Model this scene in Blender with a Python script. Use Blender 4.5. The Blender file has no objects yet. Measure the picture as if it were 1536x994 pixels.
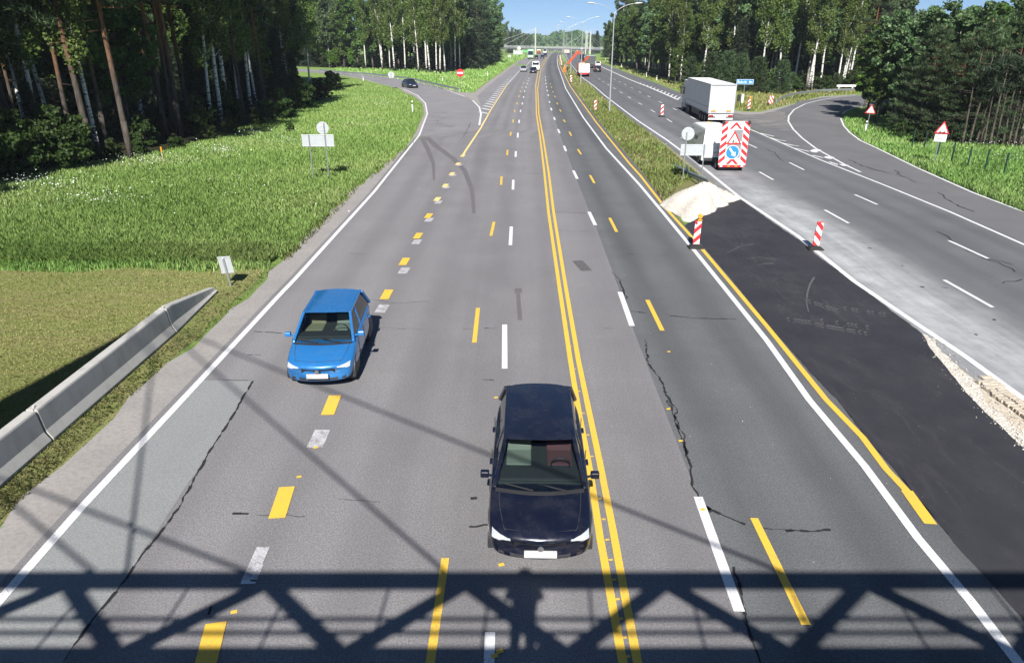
import bpy, math, random
import numpy as np
from mathutils import Vector, Matrix, Euler
from mathutils.geometry import tessellate_polygon
R = math.radians
random.seed(7); rng = np.random.default_rng(7)
scene = bpy.context.scene
COL = scene.collection

# ------------------------------------------------------------------ camera
CAMH, FPX, CX, CY, YH = 8.0, 1050.0, 768.0, 497.0, 58.0
PITCH = math.atan((CY - YH) / FPX)
CP, SP = math.cos(PITCH), math.sin(PITCH)

def G(y):
    """height of the ground: level, then dipping gently far up the road"""
    if y <= 250: return 0.0
    t = min(1.0, (y - 250) / 550.0)
    return -4.0 * t * t * (3 - 2 * t)

def P(px, py, H=0.0):
    """point at height H above the ground seen in the photograph at px, py"""
    a, b = (px - CX) / FPX, (CY - py) / FPX
    dx, dy, dz = a, CP + b * SP, -SP + b * CP
    g = 0.0
    for _ in range(30):
        t = (g + H - CAMH) / dz
        g = G(t * dy)
    t = (g + H - CAMH) / dz
    return Vector((t * dx, t * dy, g + H))

def PP(pts): return [P(*p) for p in pts]

# ------------------------------------------------------------------ tags
def tag(o, label=None, cat=None, group=None, kind=None):
    if label: o['label'] = label
    if cat: o['category'] = cat
    if group: o['group'] = group
    if kind: o['kind'] = kind
    return o

def thing(name, label, cat, loc=(0, 0, 0), rz=0.0, group=None):
    o = bpy.data.objects.new(name, None)
    COL.objects.link(o)
    o.empty_display_size = 0.2
    o.location = loc; o.rotation_euler = (0, 0, rz)
    return tag(o, label, cat, group)

def copy_tree(o, parent=None):
    c = o.copy(); COL.objects.link(c)
    if parent is not None: c.parent = parent
    for ch in list(o.children): copy_tree(ch, c)
    return c

# ------------------------------------------------------------------ mesh builder
class MB:
    def __init__(s): s.V, s.F, s.M, s.UV = [], [], [], None
    def add(s, vs, fs, m=0):
        n = len(s.V); s.V += [tuple(v) for v in vs]
        for f in fs: s.F.append([i + n for i in f]); s.M.append(m)
        return s
    def box(s, x0, x1, y0, y1, z0, z1, m=0):
        return s.add([(x0,y0,z0),(x1,y0,z0),(x1,y1,z0),(x0,y1,z0),(x0,y0,z1),(x1,y0,z1),(x1,y1,z1),(x0,y1,z1)],
            [(0,3,2,1),(4,5,6,7),(0,1,5,4),(1,2,6,5),(2,3,7,6),(3,0,4,7)], m)
    def bar(s, p, q, w, h, m=0, up=(0,0,1)):
        p, q = Vector(p), Vector(q); d = (q - p).normalized(); u = Vector(up)
        if abs(d.dot(u)) > .98: u = Vector((0,1,0))
        a = d.cross(u).normalized() * w / 2; b = a.cross(d).normalized() * h / 2
        vs = [p-a-b,p+a-b,p+a+b,p-a+b,q-a-b,q+a-b,q+a+b,q-a+b]
        return s.add(vs, [(0,3,2,1),(4,5,6,7),(0,1,5,4),(1,2,6,5),(2,3,7,6),(3,0,4,7)], m)
    def tube(s, p, q, r0, r1=None, n=8, m=0, caps=True):
        r1 = r0 if r1 is None else r1
        p, q = Vector(p), Vector(q); d = (q - p).normalized()
        u = Vector((0,0,1)) if abs(d.z) < .9 else Vector((1,0,0))
        a = d.cross(u).normalized(); b = d.cross(a)
        vs = []
        for c, r in ((p, r0), (q, r1)):
            for i in range(n):
                t = 2*math.pi*i/n; vs.append(c + a*math.cos(t)*r + b*math.sin(t)*r)
        fs = [(i,(i+1)%n,n+(i+1)%n,n+i) for i in range(n)]
        if caps: fs += [tuple(range(n-1,-1,-1)), tuple(range(n,2*n))]
        return s.add(vs, fs, m)
    def path(s, pts, rs, n=6, m=0):
        for i in range(len(pts)-1): s.tube(pts[i], pts[i+1], rs[i], rs[i+1], n, m, caps=(i in (0, len(pts)-2)))
        return s
    def ext(s, poly, axis, a0, a1, m=0):
        """extrude a 2D polygon along axis ('x': (y,z), 'y': (x,z), 'z': (x,y))"""
        f = {'x': lambda p,a:(a,p[0],p[1]), 'y': lambda p,a:(p[0],a,p[1]), 'z': lambda p,a:(p[0],p[1],a)}[axis]
        n = len(poly)
        vs = [f(p,a0) for p in poly] + [f(p,a1) for p in poly]
        fs = [tuple(range(n-1,-1,-1)), tuple(range(n,2*n))] + [(i,(i+1)%n,n+(i+1)%n,n+i) for i in range(n)]
        return s.add(vs, fs, m)
    def poly(s, pts, m=0): return s.add(pts, [tuple(range(len(pts)))], m)
    def grid(s, rows, m=0):
        n, k = len(rows), len(rows[0])
        return s.add([p for r in rows for p in r], [(i*k+j,i*k+j+1,(i+1)*k+j+1,(i+1)*k+j) for i in range(n-1) for j in range(k-1)], m)
    def build(s, name, mats, parent=None, smooth=False, fixn=True, sub=0, bevel=0):
        me = bpy.data.meshes.new(name)
        me.from_pydata(s.V, [], s.F)
        mats = mats if isinstance(mats, (list, tuple)) else [mats]
        for m in mats: me.materials.append(m)
        if len(mats) > 1: me.polygons.foreach_set('material_index', s.M)
        if smooth: me.polygons.foreach_set('use_smooth', [True]*len(me.polygons))
        me.update()
        if fixn:
            import bmesh
            bm = bmesh.new(); bm.from_mesh(me); bmesh.ops.remove_doubles(bm, verts=bm.verts, dist=1e-5)
            bmesh.ops.recalc_face_normals(bm, faces=bm.faces); bm.to_mesh(me); bm.free()
        o = bpy.data.objects.new(name, me); COL.objects.link(o)
        if parent is not None: o.parent = parent
        if bevel:
            b = o.modifiers.new('bevel', 'BEVEL'); b.width = bevel; b.segments = 2; b.limit_method = 'ANGLE'
        if sub:
            b = o.modifiers.new('sub', 'SUBSURF'); b.levels = b.render_levels = sub
        return o

# ------------------------------------------------------------------ materials
def lin(c):
    if isinstance(c, str): c = [int(c[i:i+2], 16)/255 for i in (0,2,4)]
    else: return tuple(c)
    return tuple(x/12.92 if x <= .04045 else ((x+.055)/1.055)**2.4 for x in c)

class NT:
    def __init__(s, name):
        s.m = bpy.data.materials.new(name); s.m.use_nodes = True
        s.t = s.m.node_tree; s.n = s.t.nodes; s.n.clear()
        s.out = s.n.new('ShaderNodeOutputMaterial')
    def new(s, ty, **kw):
        n = s.n.new(ty)
        for k, v in kw.items(): setattr(n, k, v)
        return n
    def link(s, a, b): s.t.links.new(a, b)
    def val(s, sock, v):
        if hasattr(v, 'is_output'): s.link(v, sock)
        elif isinstance(v, (tuple, list)) and len(v) == 3 and sock.type == 'RGBA': sock.default_value = (*v, 1)
        else: sock.default_value = v
    def pos(s): return s.new('ShaderNodeNewGeometry').outputs['Position']
    def obj(s): return s.new('ShaderNodeTexCoord').outputs['Object']
    def uv(s): return s.new('ShaderNodeUVMap').outputs[0]
    def mapping(s, v, scale=(1,1,1), rot=(0,0,0), loc=(0,0,0)):
        m = s.new('ShaderNodeMapping'); s.link(v, m.inputs[0])
        m.inputs['Scale'].default_value = scale; m.inputs['Rotation'].default_value = rot; m.inputs['Location'].default_value = loc
        return m.outputs[0]
    def noise(s, v, scale, detail=4, rough=.6, dist=0):
        n = s.new('ShaderNodeTexNoise'); s.link(v, n.inputs['Vector'])
        n.inputs['Scale'].default_value = scale; n.inputs['Detail'].default_value = detail
        n.inputs['Roughness'].default_value = rough; n.inputs['Distortion'].default_value = dist
        return n.outputs[0]
    def voro(s, v, scale, feature='F1', out='Distance'):
        n = s.new('ShaderNodeTexVoronoi', feature=feature); s.link(v, n.inputs['Vector']); n.inputs['Scale'].default_value = scale
        return n.outputs[out]
    def ramp(s, f, stops, interp='LINEAR'):
        n = s.new('ShaderNodeValToRGB'); s.link(f, n.inputs[0]); cr = n.color_ramp; cr.interpolation = interp
        while len(cr.elements) < len(stops): cr.elements.new(.5)
        for e, (p, c) in zip(cr.elements, stops):
            e.position = p; e.color = (*c, 1) if isinstance(c, (tuple, list)) else (c, c, c, 1)
        return n.outputs[0]
    def rng(s, f, a, b, c=0., d=1.):
        n = s.new('ShaderNodeMapRange'); s.link(f, n.inputs[0])
        for i, x in enumerate((a, b, c, d)): n.inputs[i+1].default_value = x
        return n.outputs[0]
    def mix(s, f, a, b, blend='MIX'):
        n = s.new('ShaderNodeMix', data_type='RGBA', blend_type=blend)
        s.val(n.inputs[0], f); s.val(n.inputs[6], a); s.val(n.inputs[7], b); return n.outputs[2]
    def math(s, op, a, b=0.):
        n = s.new('ShaderNodeMath', operation=op); s.val(n.inputs[0], a); s.val(n.inputs[1], b); return n.outputs[0]
    def attr(s, name, out='Fac'):
        return s.new('ShaderNodeAttribute', attribute_name=name).outputs[out]
    def bump(s, h, strength=.3, dist=.02):
        n = s.new('ShaderNodeBump'); s.link(h, n.inputs['Height']); n.inputs['Strength'].default_value = strength
        n.inputs['Distance'].default_value = dist; return n.outputs[0]
    def pbr(s, col, rough=.6, metal=0., spec=.5, normal=None, coat=0., alpha=None):
        b = s.new('ShaderNodeBsdfPrincipled')
        s.val(b.inputs['Base Color'], col); s.val(b.inputs['Roughness'], rough); s.val(b.inputs['Metallic'], metal)
        b.inputs['Specular IOR Level'].default_value = spec
        if normal: s.link(normal, b.inputs['Normal'])
        if coat: b.inputs['Coat Weight'].default_value = coat; b.inputs['Coat Roughness'].default_value = .04
        if alpha is not None: s.val(b.inputs['Alpha'], alpha)
        s.link(b.outputs[0], s.out.inputs[0]); return s.m

def plain(name, c, rough=.5, metal=0., spec=.5, var=.12, scale=3., coat=0., dirt=None):
    """a painted / moulded surface with slight uneven tone and grime"""
    t = NT(name); c = lin(c); p = t.obj()
    n = t.noise(p, scale, 5, .65)
    lo = tuple(x*(1-var) for x in c); hi = tuple(min(1, x*(1+var)) for x in c)
    col = t.mix(n, lo, hi)
    if dirt:
        d = t.rng(t.noise(p, scale*.6, 6, .7), .5, .75, 0, dirt[1]); col = t.mix(d, col, lin(dirt[0]))
    rn = t.rng(t.noise(p, scale*4, 3), .3, .7, max(.03, rough-.08), min(1, rough+.08))
    return t.pbr(col, rn, metal, spec, coat=coat)

def carpaint(name, c):
    t = NT(name); c = lin(c); w = min(c) > .5; p = t.obj()
    dust = t.rng(t.noise(p, 2.2, 5, .7), .45, .8, 0, .10)
    return t.pbr(t.mix(dust, c, (.22,.20,.18)), t.rng(dust, 0, .1, .40 if w else .22, .5 if w else .4), 0 if w else .25, .5, coat=.15 if w else .8)

M = {}
def asphalt(name, base, tint2, streak=.5, grain=1., tracks=0.0, freq=2.4, phase=.48, dust=None):
    """worn asphalt: aggregate grain, soft streaks and wheel paths along the lane, optional dust attribute"""
    t = NT(name); p = t.pos(); uv = t.uv()
    fine = t.noise(p, 30, 3, .8); mid = t.noise(p, 9, 4, .75); spk = t.voro(p, 26)
    med = t.noise(p, .35, 5, .62)
    big = t.noise(t.mapping(p, (.12,.02,1)), 1, 4, .6)
    st = t.noise(t.mapping(uv, (9, .03, 1)), 1, 4, .6)
    col = t.mix(t.rng(med, .3, .7), base, tint2)
    col = t.mix(t.rng(st, .4, .75, 0, streak), col, tuple(x*.68 for x in base))
    col = t.mix(t.rng(big, .4, .7, 0, .35), col, tuple(min(1, x*1.3) for x in tint2))
    if tracks:
        s = t.new('ShaderNodeSeparateXYZ'); t.link(uv, s.inputs[0])
        w = t.math('COSINE', t.math('MULTIPLY', t.math('SUBTRACT', t.math('MULTIPLY', s.outputs[0], freq), phase), 2*math.pi), 0)
        w = t.math('MULTIPLY', t.rng(w, -.6, .9, 0, 1), t.rng(t.noise(t.mapping(p, (.5,.05,1)), 1, 4, .6), .3, .65, .25, 1))
        col = t.mix(t.math('MULTIPLY', w, tracks), col, tuple(x*.55 for x in base))
    col = t.mix(t.math('MULTIPLY', t.rng(fine, .38, .66), .72*grain), col, tuple(x*.38 for x in base))
    col = t.mix(t.math('MULTIPLY', t.rng(mid, .45, .75), .30*grain), col, tuple(x*.55 for x in base))
    col = t.mix(t.math('MULTIPLY', t.rng(spk, .16, .04, 0, 1), .40*grain), col, tuple(min(1, x*2.4) for x in tint2))
    if dust:
        d = t.attr('dust'); dn = t.noise(t.mapping(uv, (14, .12, 1)), 1, 6, .7)
        dn2 = t.noise(p, .8, 6, .65)
        f = t.math('MULTIPLY', d, t.rng(t.math('ADD', t.math('MULTIPLY', dn, .6), t.math('MULTIPLY', dn2, .5)), .38, .68, .25, 1))
        col = t.mix(f, col, dust)
    bm = t.bump(t.math('ADD', fine, t.math('MULTIPLY', spk, .6)), .35, .012)
    return t.pbr(col, t.rng(fine, .2, .8, .72, .92), 0, .35, bm)

M['asph_left'] = asphalt('asphalt_worn_warm', (0.204,0.196,0.200), (0.258,0.250,0.253), .42, 1., .40, 6.3, .1)
M['asph_right'] = asphalt('asphalt_worn_blue', (0.116,0.120,0.125), (0.164,0.166,0.169), .2, 1., .62, 2.35, .50)
M['asph_patch'] = asphalt('asphalt_repair_grey', (0.209,0.218,0.218), (0.255,0.260,0.256), .05, .7)
M['asph_far'] = asphalt('asphalt_motorway', (.120,.122,.130), (.160,.160,.168), .3, .8, .35, 6.0, .3, dust=(.46,.47,.47))
M['asph_ramp'] = asphalt('asphalt_ramp', (0.128,0.126,0.131), (0.170,0.166,0.170), .1, .8)
M['asph_lramp'] = asphalt('asphalt_sliproad', (0.208,0.200,0.208), (0.260,0.251,0.257), .1, .8)
def new_asphalt():
    t = NT('asphalt_fresh'); p = t.pos()
    fine = t.noise(p, 60, 3, .8); med = t.noise(p, .6, 6, .65)
    w = t.noise(t.mapping(p, (1.2,.35,1), (0,0,.5)), 1, 7, .75, 1.5)
    ar = t.noise(t.mapping(p, (.5,3.4,1), (0,0,.3)), 1, 7, .8, 2.5)
    col = t.mix(t.rng(med, .3, .7), (.020,.019,.024), (.034,.033,.038))
    col = t.mix(t.rng(w, .52, .82, 0, .42), col, (.095,.088,.084))
    s = t.new('ShaderNodeSeparateXYZ'); t.link(p, s.inputs[0])
    near = t.math('MULTIPLY', t.rng(s.outputs[1], 18, 24, 0, 1), t.rng(s.outputs[1], 34, 29, 0, 1))
    col = t.mix(t.math('MULTIPLY', near, t.rng(ar, .60, .72, 0, .45)), col, (.30,.28,.26))
    col = t.mix(t.rng(t.voro(p, 5.5), .07, .03, 0, .5), col, (.3,.27,.22))
    return t.pbr(col, t.rng(fine, .3, .7, .6, .85), 0, .4, t.bump(fine, .4, .012))
M['asph_new'] = new_asphalt()
def paint(name, c, wear=.5, lo=.52, hi=.66, all_=0.):
    t = NT(name); p = t.pos()
    n = t.noise(p, 30, 6, .8); n2 = t.noise(p, 1.3 if all_ < .3 else 4.5, 4, .6)
    w = t.math('MULTIPLY', t.rng(n, lo, hi), t.rng(n2, .42, .62, all_, 1))
    col = t.mix(t.math('MULTIPLY', w, wear), lin(c), (.19,.175,.178))
    return t.pbr(t.mix(t.rng(t.noise(p, 60, 2), .3, .7, 0, .2), col, (.2,.19,.18)), .6, 0, .4)
M['white'] = paint('road_paint_white', (.70,.70,.70), .9, .49, .64, .12)
M['white_worn'] = paint('road_paint_worn', (.60,.60,.62), 1.0, .36, .52, .45)
M['yellow'] = paint('road_paint_yellow', (.74,.46,.035), .8, .50, .66, .12)
M['yellow_light'] = paint('road_paint_pale_yellow', (.78,.58,.22), .4)
M['crack'] = plain('crack_tar', (.012,.012,.013), .9, var=.3, scale=20)
M['skid'] = plain('tyre_mark', (.115,.105,.108), .85, var=.3, scale=3)
def earth(name, a, b, c, sc=1., th=(.35,.65), pebble=0., bumps=.5):
    t = NT(name); p = t.pos()
    n = t.noise(p, .7*sc, 6, .65); n2 = t.noise(p, 9*sc, 5, .75)
    col = t.mix(t.rng(n, *th), a, b)
    col = t.mix(t.rng(n2, .45, .7, 0, .75), col, c)
    h = n2
    if pebble:
        v = t.voro(p, 16*sc, out='Color'); vd = t.voro(p, 16*sc)
        g = t.new('ShaderNodeRGBToBW'); t.link(v, g.inputs[0])
        col = t.mix(pebble, col, t.mix(g.outputs[0], tuple(x*.6 for x in a), tuple(min(1, x*1.25) for x in b)))
        h = t.math('SUBTRACT', n2, vd)
    return t.pbr(col, .95, 0, .2, t.bump(h, bumps, .03))
M['dust'] = earth('sandy_shoulder', (.25,.235,.222), (.30,.28,.265), (.195,.182,.17))
M['gravel'] = earth('pale_gravel', (.52,.475,.41), (.62,.58,.51), (.36,.32,.27), 1.2, pebble=.55, bumps=.7)
M['sand'] = earth('pale_sand', (.43,.37,.295), (.53,.47,.38), (.40,.34,.27), 1.0, pebble=.25)
M['dirt'] = earth('dry_dirt', (.24,.21,.13), (.31,.27,.19), (.15,.16,.07), 1.4)
def grassmat(name, a, b, c, d, sc=1., swath=False):
    t = NT(name); p = t.pos()
    n = t.noise(p, .22*sc, 5, .62); n2 = t.noise(p, 2.2*sc, 6, .7); n3 = t.noise(t.mapping(p, (1,.5,1)), 22*sc, 4, .8)
    col = t.mix(t.rng(n, .35, .65), a, b)
    col = t.mix(t.rng(n2, .45, .68, 0, .8), col, c)
    col = t.mix(t.rng(n3, .42, .7, 0, .6), col, d)
    if swath: col = t.mix(t.rng(t.noise(t.mapping(p, (.10,1.1,1), (0,0,.12)), 1, 6, .7, .6), .48, .68, 0, .6), col, (.31,.25,.13))
    return t.pbr(col, .9, 0, .15, t.bump(t.math('ADD', n3, n2), .9, .08))
M['grass'] = grassmat('meadow_ground', (.16,.26,.058), (.195,.285,.07), (.23,.295,.09), (.11,.175,.04))
M['mown'] = grassmat('mown_ground', (.265,.275,.095), (.20,.25,.070), (.33,.29,.14), (.15,.165,.05), 1.2, True)
M['verge'] = grassmat('verge_ground', (.15,.17,.05), (.22,.205,.09), (.27,.24,.13), (.075,.09,.025))
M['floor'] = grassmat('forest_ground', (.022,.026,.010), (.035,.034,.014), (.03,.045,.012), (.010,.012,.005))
def blade(name, cols, tr=.35):
    t = NT(name)
    f = t.attr('tint'); col = t.ramp(f, cols)
    oi = t.new('ShaderNodeObjectInfo').outputs['Random']
    hs = t.new('ShaderNodeHueSaturation'); t.link(col, hs.inputs['Color'])
    t.link(t.rng(oi, 0, 1, .485, .515), hs.inputs['Hue']); t.link(t.rng(oi, 0, 1, .75, 1.25), hs.inputs['Value'])
    d = t.new('ShaderNodeBsdfPrincipled'); t.link(hs.outputs[0], d.inputs['Base Color']); d.inputs['Roughness'].default_value = .55
    d.inputs['Specular IOR Level'].default_value = .25
    tl = t.new('ShaderNodeBsdfTranslucent'); t.link(hs.outputs[0], tl.inputs['Color'])
    mx = t.new('ShaderNodeMixShader'); mx.inputs[0].default_value = tr
    t.link(d.outputs[0], mx.inputs[1]); t.link(tl.outputs[0], mx.inputs[2]); t.link(mx.outputs[0], t.out.inputs[0])
    return t.m
M['blade'] = blade('grass_blades', [(0,(.13,.23,.048)),(.45,(.205,.335,.082)),(.8,(.28,.39,.115)),(1,(.38,.40,.19))], .2)
M['blade_dry'] = blade('dry_grass_blades', [(0,(.15,.18,.045)),(.5,(.27,.275,.085)),(.8,(.38,.34,.16)),(1,(.48,.42,.24))])
M['weed'] = blade('weed_leaves', [(0,(.07,.095,.025)),(.5,(.13,.165,.045)),(.85,(.22,.20,.09)),(1,(.3,.26,.15))])
M['flower'] = plain('white_petals', (.75,.76,.70), .8, var=.1)
M['leaf_broad'] = blade('leaf_broad', [(0,(0.032,0.070,0.014)),(.5,(0.070,0.128,0.026)),(.85,(0.109,0.174,0.038)),(1,(0.145,0.217,0.051))], .3)
M['leaf_bush'] = blade('leaf_bush', [(0,(0.017,0.036,0.007)),(.5,(0.036,0.067,0.014)),(.85,(0.057,0.090,0.020)),(1,(0.075,0.113,0.027))], .3)
M['leaf_aspen'] = blade('leaf_aspen', [(0,(0.048,0.095,0.038)),(.5,(0.095,0.164,0.062)),(.85,(0.147,0.224,0.095)),(1,(0.224,0.310,0.147))], .3)
M['leaf_birch'] = blade('leaf_birch', [(0,(0.048,0.083,0.017)),(.5,(0.100,0.145,0.031)),(.85,(0.147,0.199,0.045)),(1,(0.190,0.250,0.061))], .3)
M['leaf_bright'] = blade('leaf_bright', [(0,(0.056,0.119,0.014)),(.5,(0.105,0.196,0.025)),(1,(0.182,0.280,0.042))], .35)
M['needle'] = blade('pine_needles', [(0,(0.022,0.042,0.019)),(.5,(0.047,0.079,0.032)),(.9,(0.083,0.124,0.047)),(1,(0.135,0.160,0.072))], .12)
M['needle_dark'] = blade('spruce_needles', [(0,(0.012,0.022,0.012)),(.5,(0.024,0.041,0.019)),(1,(0.050,0.070,0.031))], .1)
def bark(name, kind):
    t = NT(name); p = t.obj()
    if kind == 'birch':
        n = t.noise(t.mapping(p, (2.5,2.5,9)), 1, 5, .7); n2 = t.noise(p, 1.1, 4)
        s = t.new('ShaderNodeSeparateXYZ'); t.link(p, s.inputs[0])
        low = t.rng(s.outputs[2], .3, 2.5, .16, 0)
        f = t.rng(t.math('SUBTRACT', n, low), .40, .47, 0, 1)
        col = t.mix(f, (.03,.027,.025), t.mix(n2, (.52,.50,.46), (.72,.70,.66)))
        return t.pbr(col, .8, 0, .2, t.bump(n, .3, .02))
    n = t.noise(t.mapping(p, (7,7,1.6)), 1, 6, .7, .8); s = t.new('ShaderNodeSeparateXYZ'); t.link(p, s.inputs[0])
    if kind == 'pine':
        z = t.rng(t.math('ADD', s.outputs[2], t.math('MULTIPLY', t.noise(p, .6, 3), 3)), 5.5, 9.5)
        col = t.mix(t.rng(n, .35, .65), t.mix(z, (.030,.025,.022), (.09,.042,.022)), t.mix(z, (.105,.088,.075), (.23,.115,.055)))
    elif kind == 'aspen':
        col = t.mix(t.rng(n, .35, .62), (.08,.075,.06), (.27,.26,.21))
    else:
        col = t.mix(t.rng(n, .35, .65), (.035,.030,.024), (.12,.10,.08))
    return t.pbr(col, .9, 0, .15, t.bump(n, .7, .04))
for k in ('birch', 'pine', 'aspen', 'dark'): M['bark_'+k] = bark('bark_'+k, k)
def concrete(name, c, sc=1., stain=.35):
    t = NT(name); p = t.obj()
    n = t.noise(p, 1.6*sc, 6, .65); v = t.noise(t.mapping(p, (2.5,2.5,.4)), sc, 5, .7); f = t.noise(p, 34*sc, 4, .7)
    col = t.mix(n, tuple(x*.85 for x in c), tuple(min(1,x*1.12) for x in c))
    col = t.mix(t.rng(v, .5, .75, 0, stain), col, tuple(x*.55 for x in c))
    col = t.mix(t.rng(f, .55, .7, 0, .3), col, tuple(x*.6 for x in c))
    return t.pbr(col, .88, 0, .3, t.bump(f, .25, .01))
M['concrete'] = concrete('barrier_concrete', (.40,.39,.365), 1., .6)
M['concrete_pale'] = concrete('bridge_concrete', (.40,.40,.385))
M['concrete_deck'] = concrete('bridge_deck_concrete', (.085,.09,.095))
M['steel'] = plain('galvanised_steel', (.42,.44,.45), .42, .75, var=.15, scale=6)
M['galv'] = plain('painted_grey_metal', (.40,.41,.42), .45, .2, var=.1, scale=5, dirt=((.2,.19,.17), .3))
M['signback'] = plain('sign_back_grey', (.44,.46,.47), .5, .3, var=.1, scale=4, dirt=((.3,.29,.27), .3))
M['lamp_paint'] = plain('lamp_pole_paint', (.36,.38,.39), .45, .3, var=.08)
M['lamp_head'] = plain('lamp_head_grey', (.50,.50,.49), .35, .1)
M['darksteel'] = plain('dark_steel', (.05,.052,.055), .5, .6, var=.2)
M['red_refl'] = plain('reflective_red', (.62,.025,.03), .4, 0, .5, .08)
M['white_refl'] = plain('reflective_white', (.80,.80,.78), .4, 0, .5, .05, dirt=((.45,.42,.38), .25))
M['panel_grey'] = plain('dull_grey_panel', (.20,.20,.21), .6)
M['blue_refl'] = plain('reflective_blue', (.022,.19,.55), .4, 0, .5, .06)
M['black_ink'] = plain('sign_black', (.012,.012,.012), .5)
M['orange_lamp'] = plain('amber_plastic', (.75,.30,.02), .25, 0, .6)
M['orange'] = plain('orange_fabric', (.78,.20,.03), .8, var=.15)
M['orange_metal'] = plain('orange_machine_paint', (.48,.065,.02), .45, .1, dirt=((.2,.12,.08), .4))
M['rubber'] = plain('black_rubber', (.022,.022,.022), .8, var=.3, scale=10)
M['plastic'] = plain('black_plastic', (.025,.025,.027), .55, var=.2)
M['tyre'] = plain('tyre_rubber', (.020,.020,.021), .85, var=.3, scale=12)
M['rim'] = plain('alloy_rim', (.50,.50,.51), .3, .8)
M['chrome'] = plain('chrome', (.62,.62,.63), .12, 1.0, var=.05)
M['lens'] = plain('headlight_lens', (.55,.57,.60), .08, .3, .8, .2, 12)
M['tail'] = plain('tail_light', (.45,.012,.012), .15, 0, .7)
M['plate'] = plain('number_plate', (.52,.52,.51), .3, 0, .5, .05)
M['cabin'] = plain('cabin_dark', (.028,.028,.030), .8, var=.2)
M['seat_grey'] = plain('seat_fabric_grey', (.20,.21,.18), .9, var=.15)
M['seat_red'] = plain('seat_fabric_red', (.10,.035,.04), .9, var=.15)
M['seat_tan'] = plain('seat_fabric_tan', (.22,.19,.12), .9, var=.15)
M['glass_dark'] = plain('tinted_glass', (.014,.018,.021), .05, 0, .8, .1)
def glass():
    t = NT('windscreen_glass')
    fr = t.new('ShaderNodeFresnel'); fr.inputs[0].default_value = 1.5
    gl = t.new('ShaderNodeBsdfGlossy'); gl.inputs['Roughness'].default_value = .03
    tr = t.new('ShaderNodeBsdfTransparent'); tr.inputs[0].default_value = (.62,.72,.70,1)
    m = t.new('ShaderNodeMixShader'); t.link(t.rng(fr.outputs[0], 0, 1, .03, 1), m.inputs[0])
    t.link(tr.outputs[0], m.inputs[1]); t.link(gl.outputs[0], m.inputs[2]); t.link(m.outputs[0], t.out.inputs[0])
    return t.m
M['glass'] = glass()
M['car_blue'] = carpaint('paint_bright_blue', (.020,.16,.42))
M['car_navy'] = carpaint('paint_midnight_blue', (.006,.008,.020))
M['car_dkblue'] = carpaint('paint_dark_blue', (.010,.016,.045))
M['car_silver'] = carpaint('paint_silver', (.42,.43,.45))
M['car_white'] = carpaint('paint_white', (.78,.78,.77))
M['car_black'] = carpaint('paint_black', (.012,.012,.015))
M['car_grey'] = carpaint('paint_grey', (.10,.105,.11))
M['car_red'] = carpaint('paint_rust_red', (.30,.05,.03))
M['car_green'] = carpaint('paint_green', (.16,.50,.20))
M['car_palegreen'] = carpaint('paint_pale_green', (.50,.68,.52))
M['trailer_white'] = plain('trailer_white', (.80,.80,.80), .45, 0, .5, .05, 1.2, dirt=((.5,.49,.47), .25))
M['trailer_grey'] = plain('trailer_lower_metal', (.42,.42,.43), .5, .2, dirt=((.2,.19,.18), .4))
M['cream'] = plain('cream_paint', (.72,.66,.52), .5, 0, .5, .08, dirt=((.4,.36,.3), .3))
M['beige'] = plain('beige_load', (.55,.45,.38), .9, var=.2)
M['skin'] = plain('skin', (.45,.27,.19), .6)
M['hair'] = plain('dark_hair', (.03,.02,.015), .7)
M['jacket'] = plain('dark_jacket', (.03,.035,.05), .8)

def thin_dust():
    t = NT('thin_road_dust'); p = t.pos()
    a = t.rng(t.noise(t.mapping(p, (.5,1.2,1), (0,0,.5)), 1.1, 7, .72, 1.), .42, .68, 0, .7)
    b = t.pbr((.36,.335,.31), .95, 0, .2, alpha=a); return b
M['dust_thin'] = thin_dust()
# ------------------------------------------------------------------ ground, roads, markings
def xf(px_pts):
    """lateral position as a function of distance, through points of the photograph"""
    w = sorted(((p.y, p.x) for p in PP(px_pts)))
    ys = np.array([a for a, b in w]); xs = np.array([b for a, b in w])
    def f(y):
        if y < ys[0]: k = (xs[1]-xs[0])/(ys[1]-ys[0]); return xs[0] + k*(y-ys[0])
        if y > ys[-1]: k = (xs[-1]-xs[-2])/(ys[-1]-ys[-2]); return xs[-1] + k*(y-ys[-1])
        return float(np.interp(y, ys, xs))
    return f

def ysteps(y0, y1):
    ys, y = [], y0
    while y < y1:
        ys.append(y); y += 1.0 if y < 60 else (3.0 if y < 250 else 15.0)
    return ys + [y1]

def strip(name, fl, fr, y0, y1, z, mat, cols=2, dust=None, kind='structure'):
    ys = ysteps(y0, y1); V, UV, D, F = [], [], [], []
    for y in ys:
        a, b = fl(y), fr(y)
        for j in range(cols+1):
            u = j/cols; x = a + (b-a)*u
            V.append((x, y, G(y)+z)); UV.append((u, y)); D.append(dust(x, y, u) if dust else 0.)
    k = cols+1
    for i in range(len(ys)-1):
        for j in range(cols): F.append((i*k+j, i*k+j+1, (i+1)*k+j+1, (i+1)*k+j))
    me = bpy.data.meshes.new(name); me.from_pydata(V, [], F); me.materials.append(mat)
    uvl = me.uv_layers.new(name='UVMap')
    for l in me.loops: uvl.data[l.index].uv = UV[l.vertex_index]
    if dust:
        at = me.attributes.new('dust', 'FLOAT', 'POINT'); at.data.foreach_set('value', D)
    me.update(); o = bpy.data.objects.new(name, me); COL.objects.link(o)
    return tag(o, kind=kind)

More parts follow.
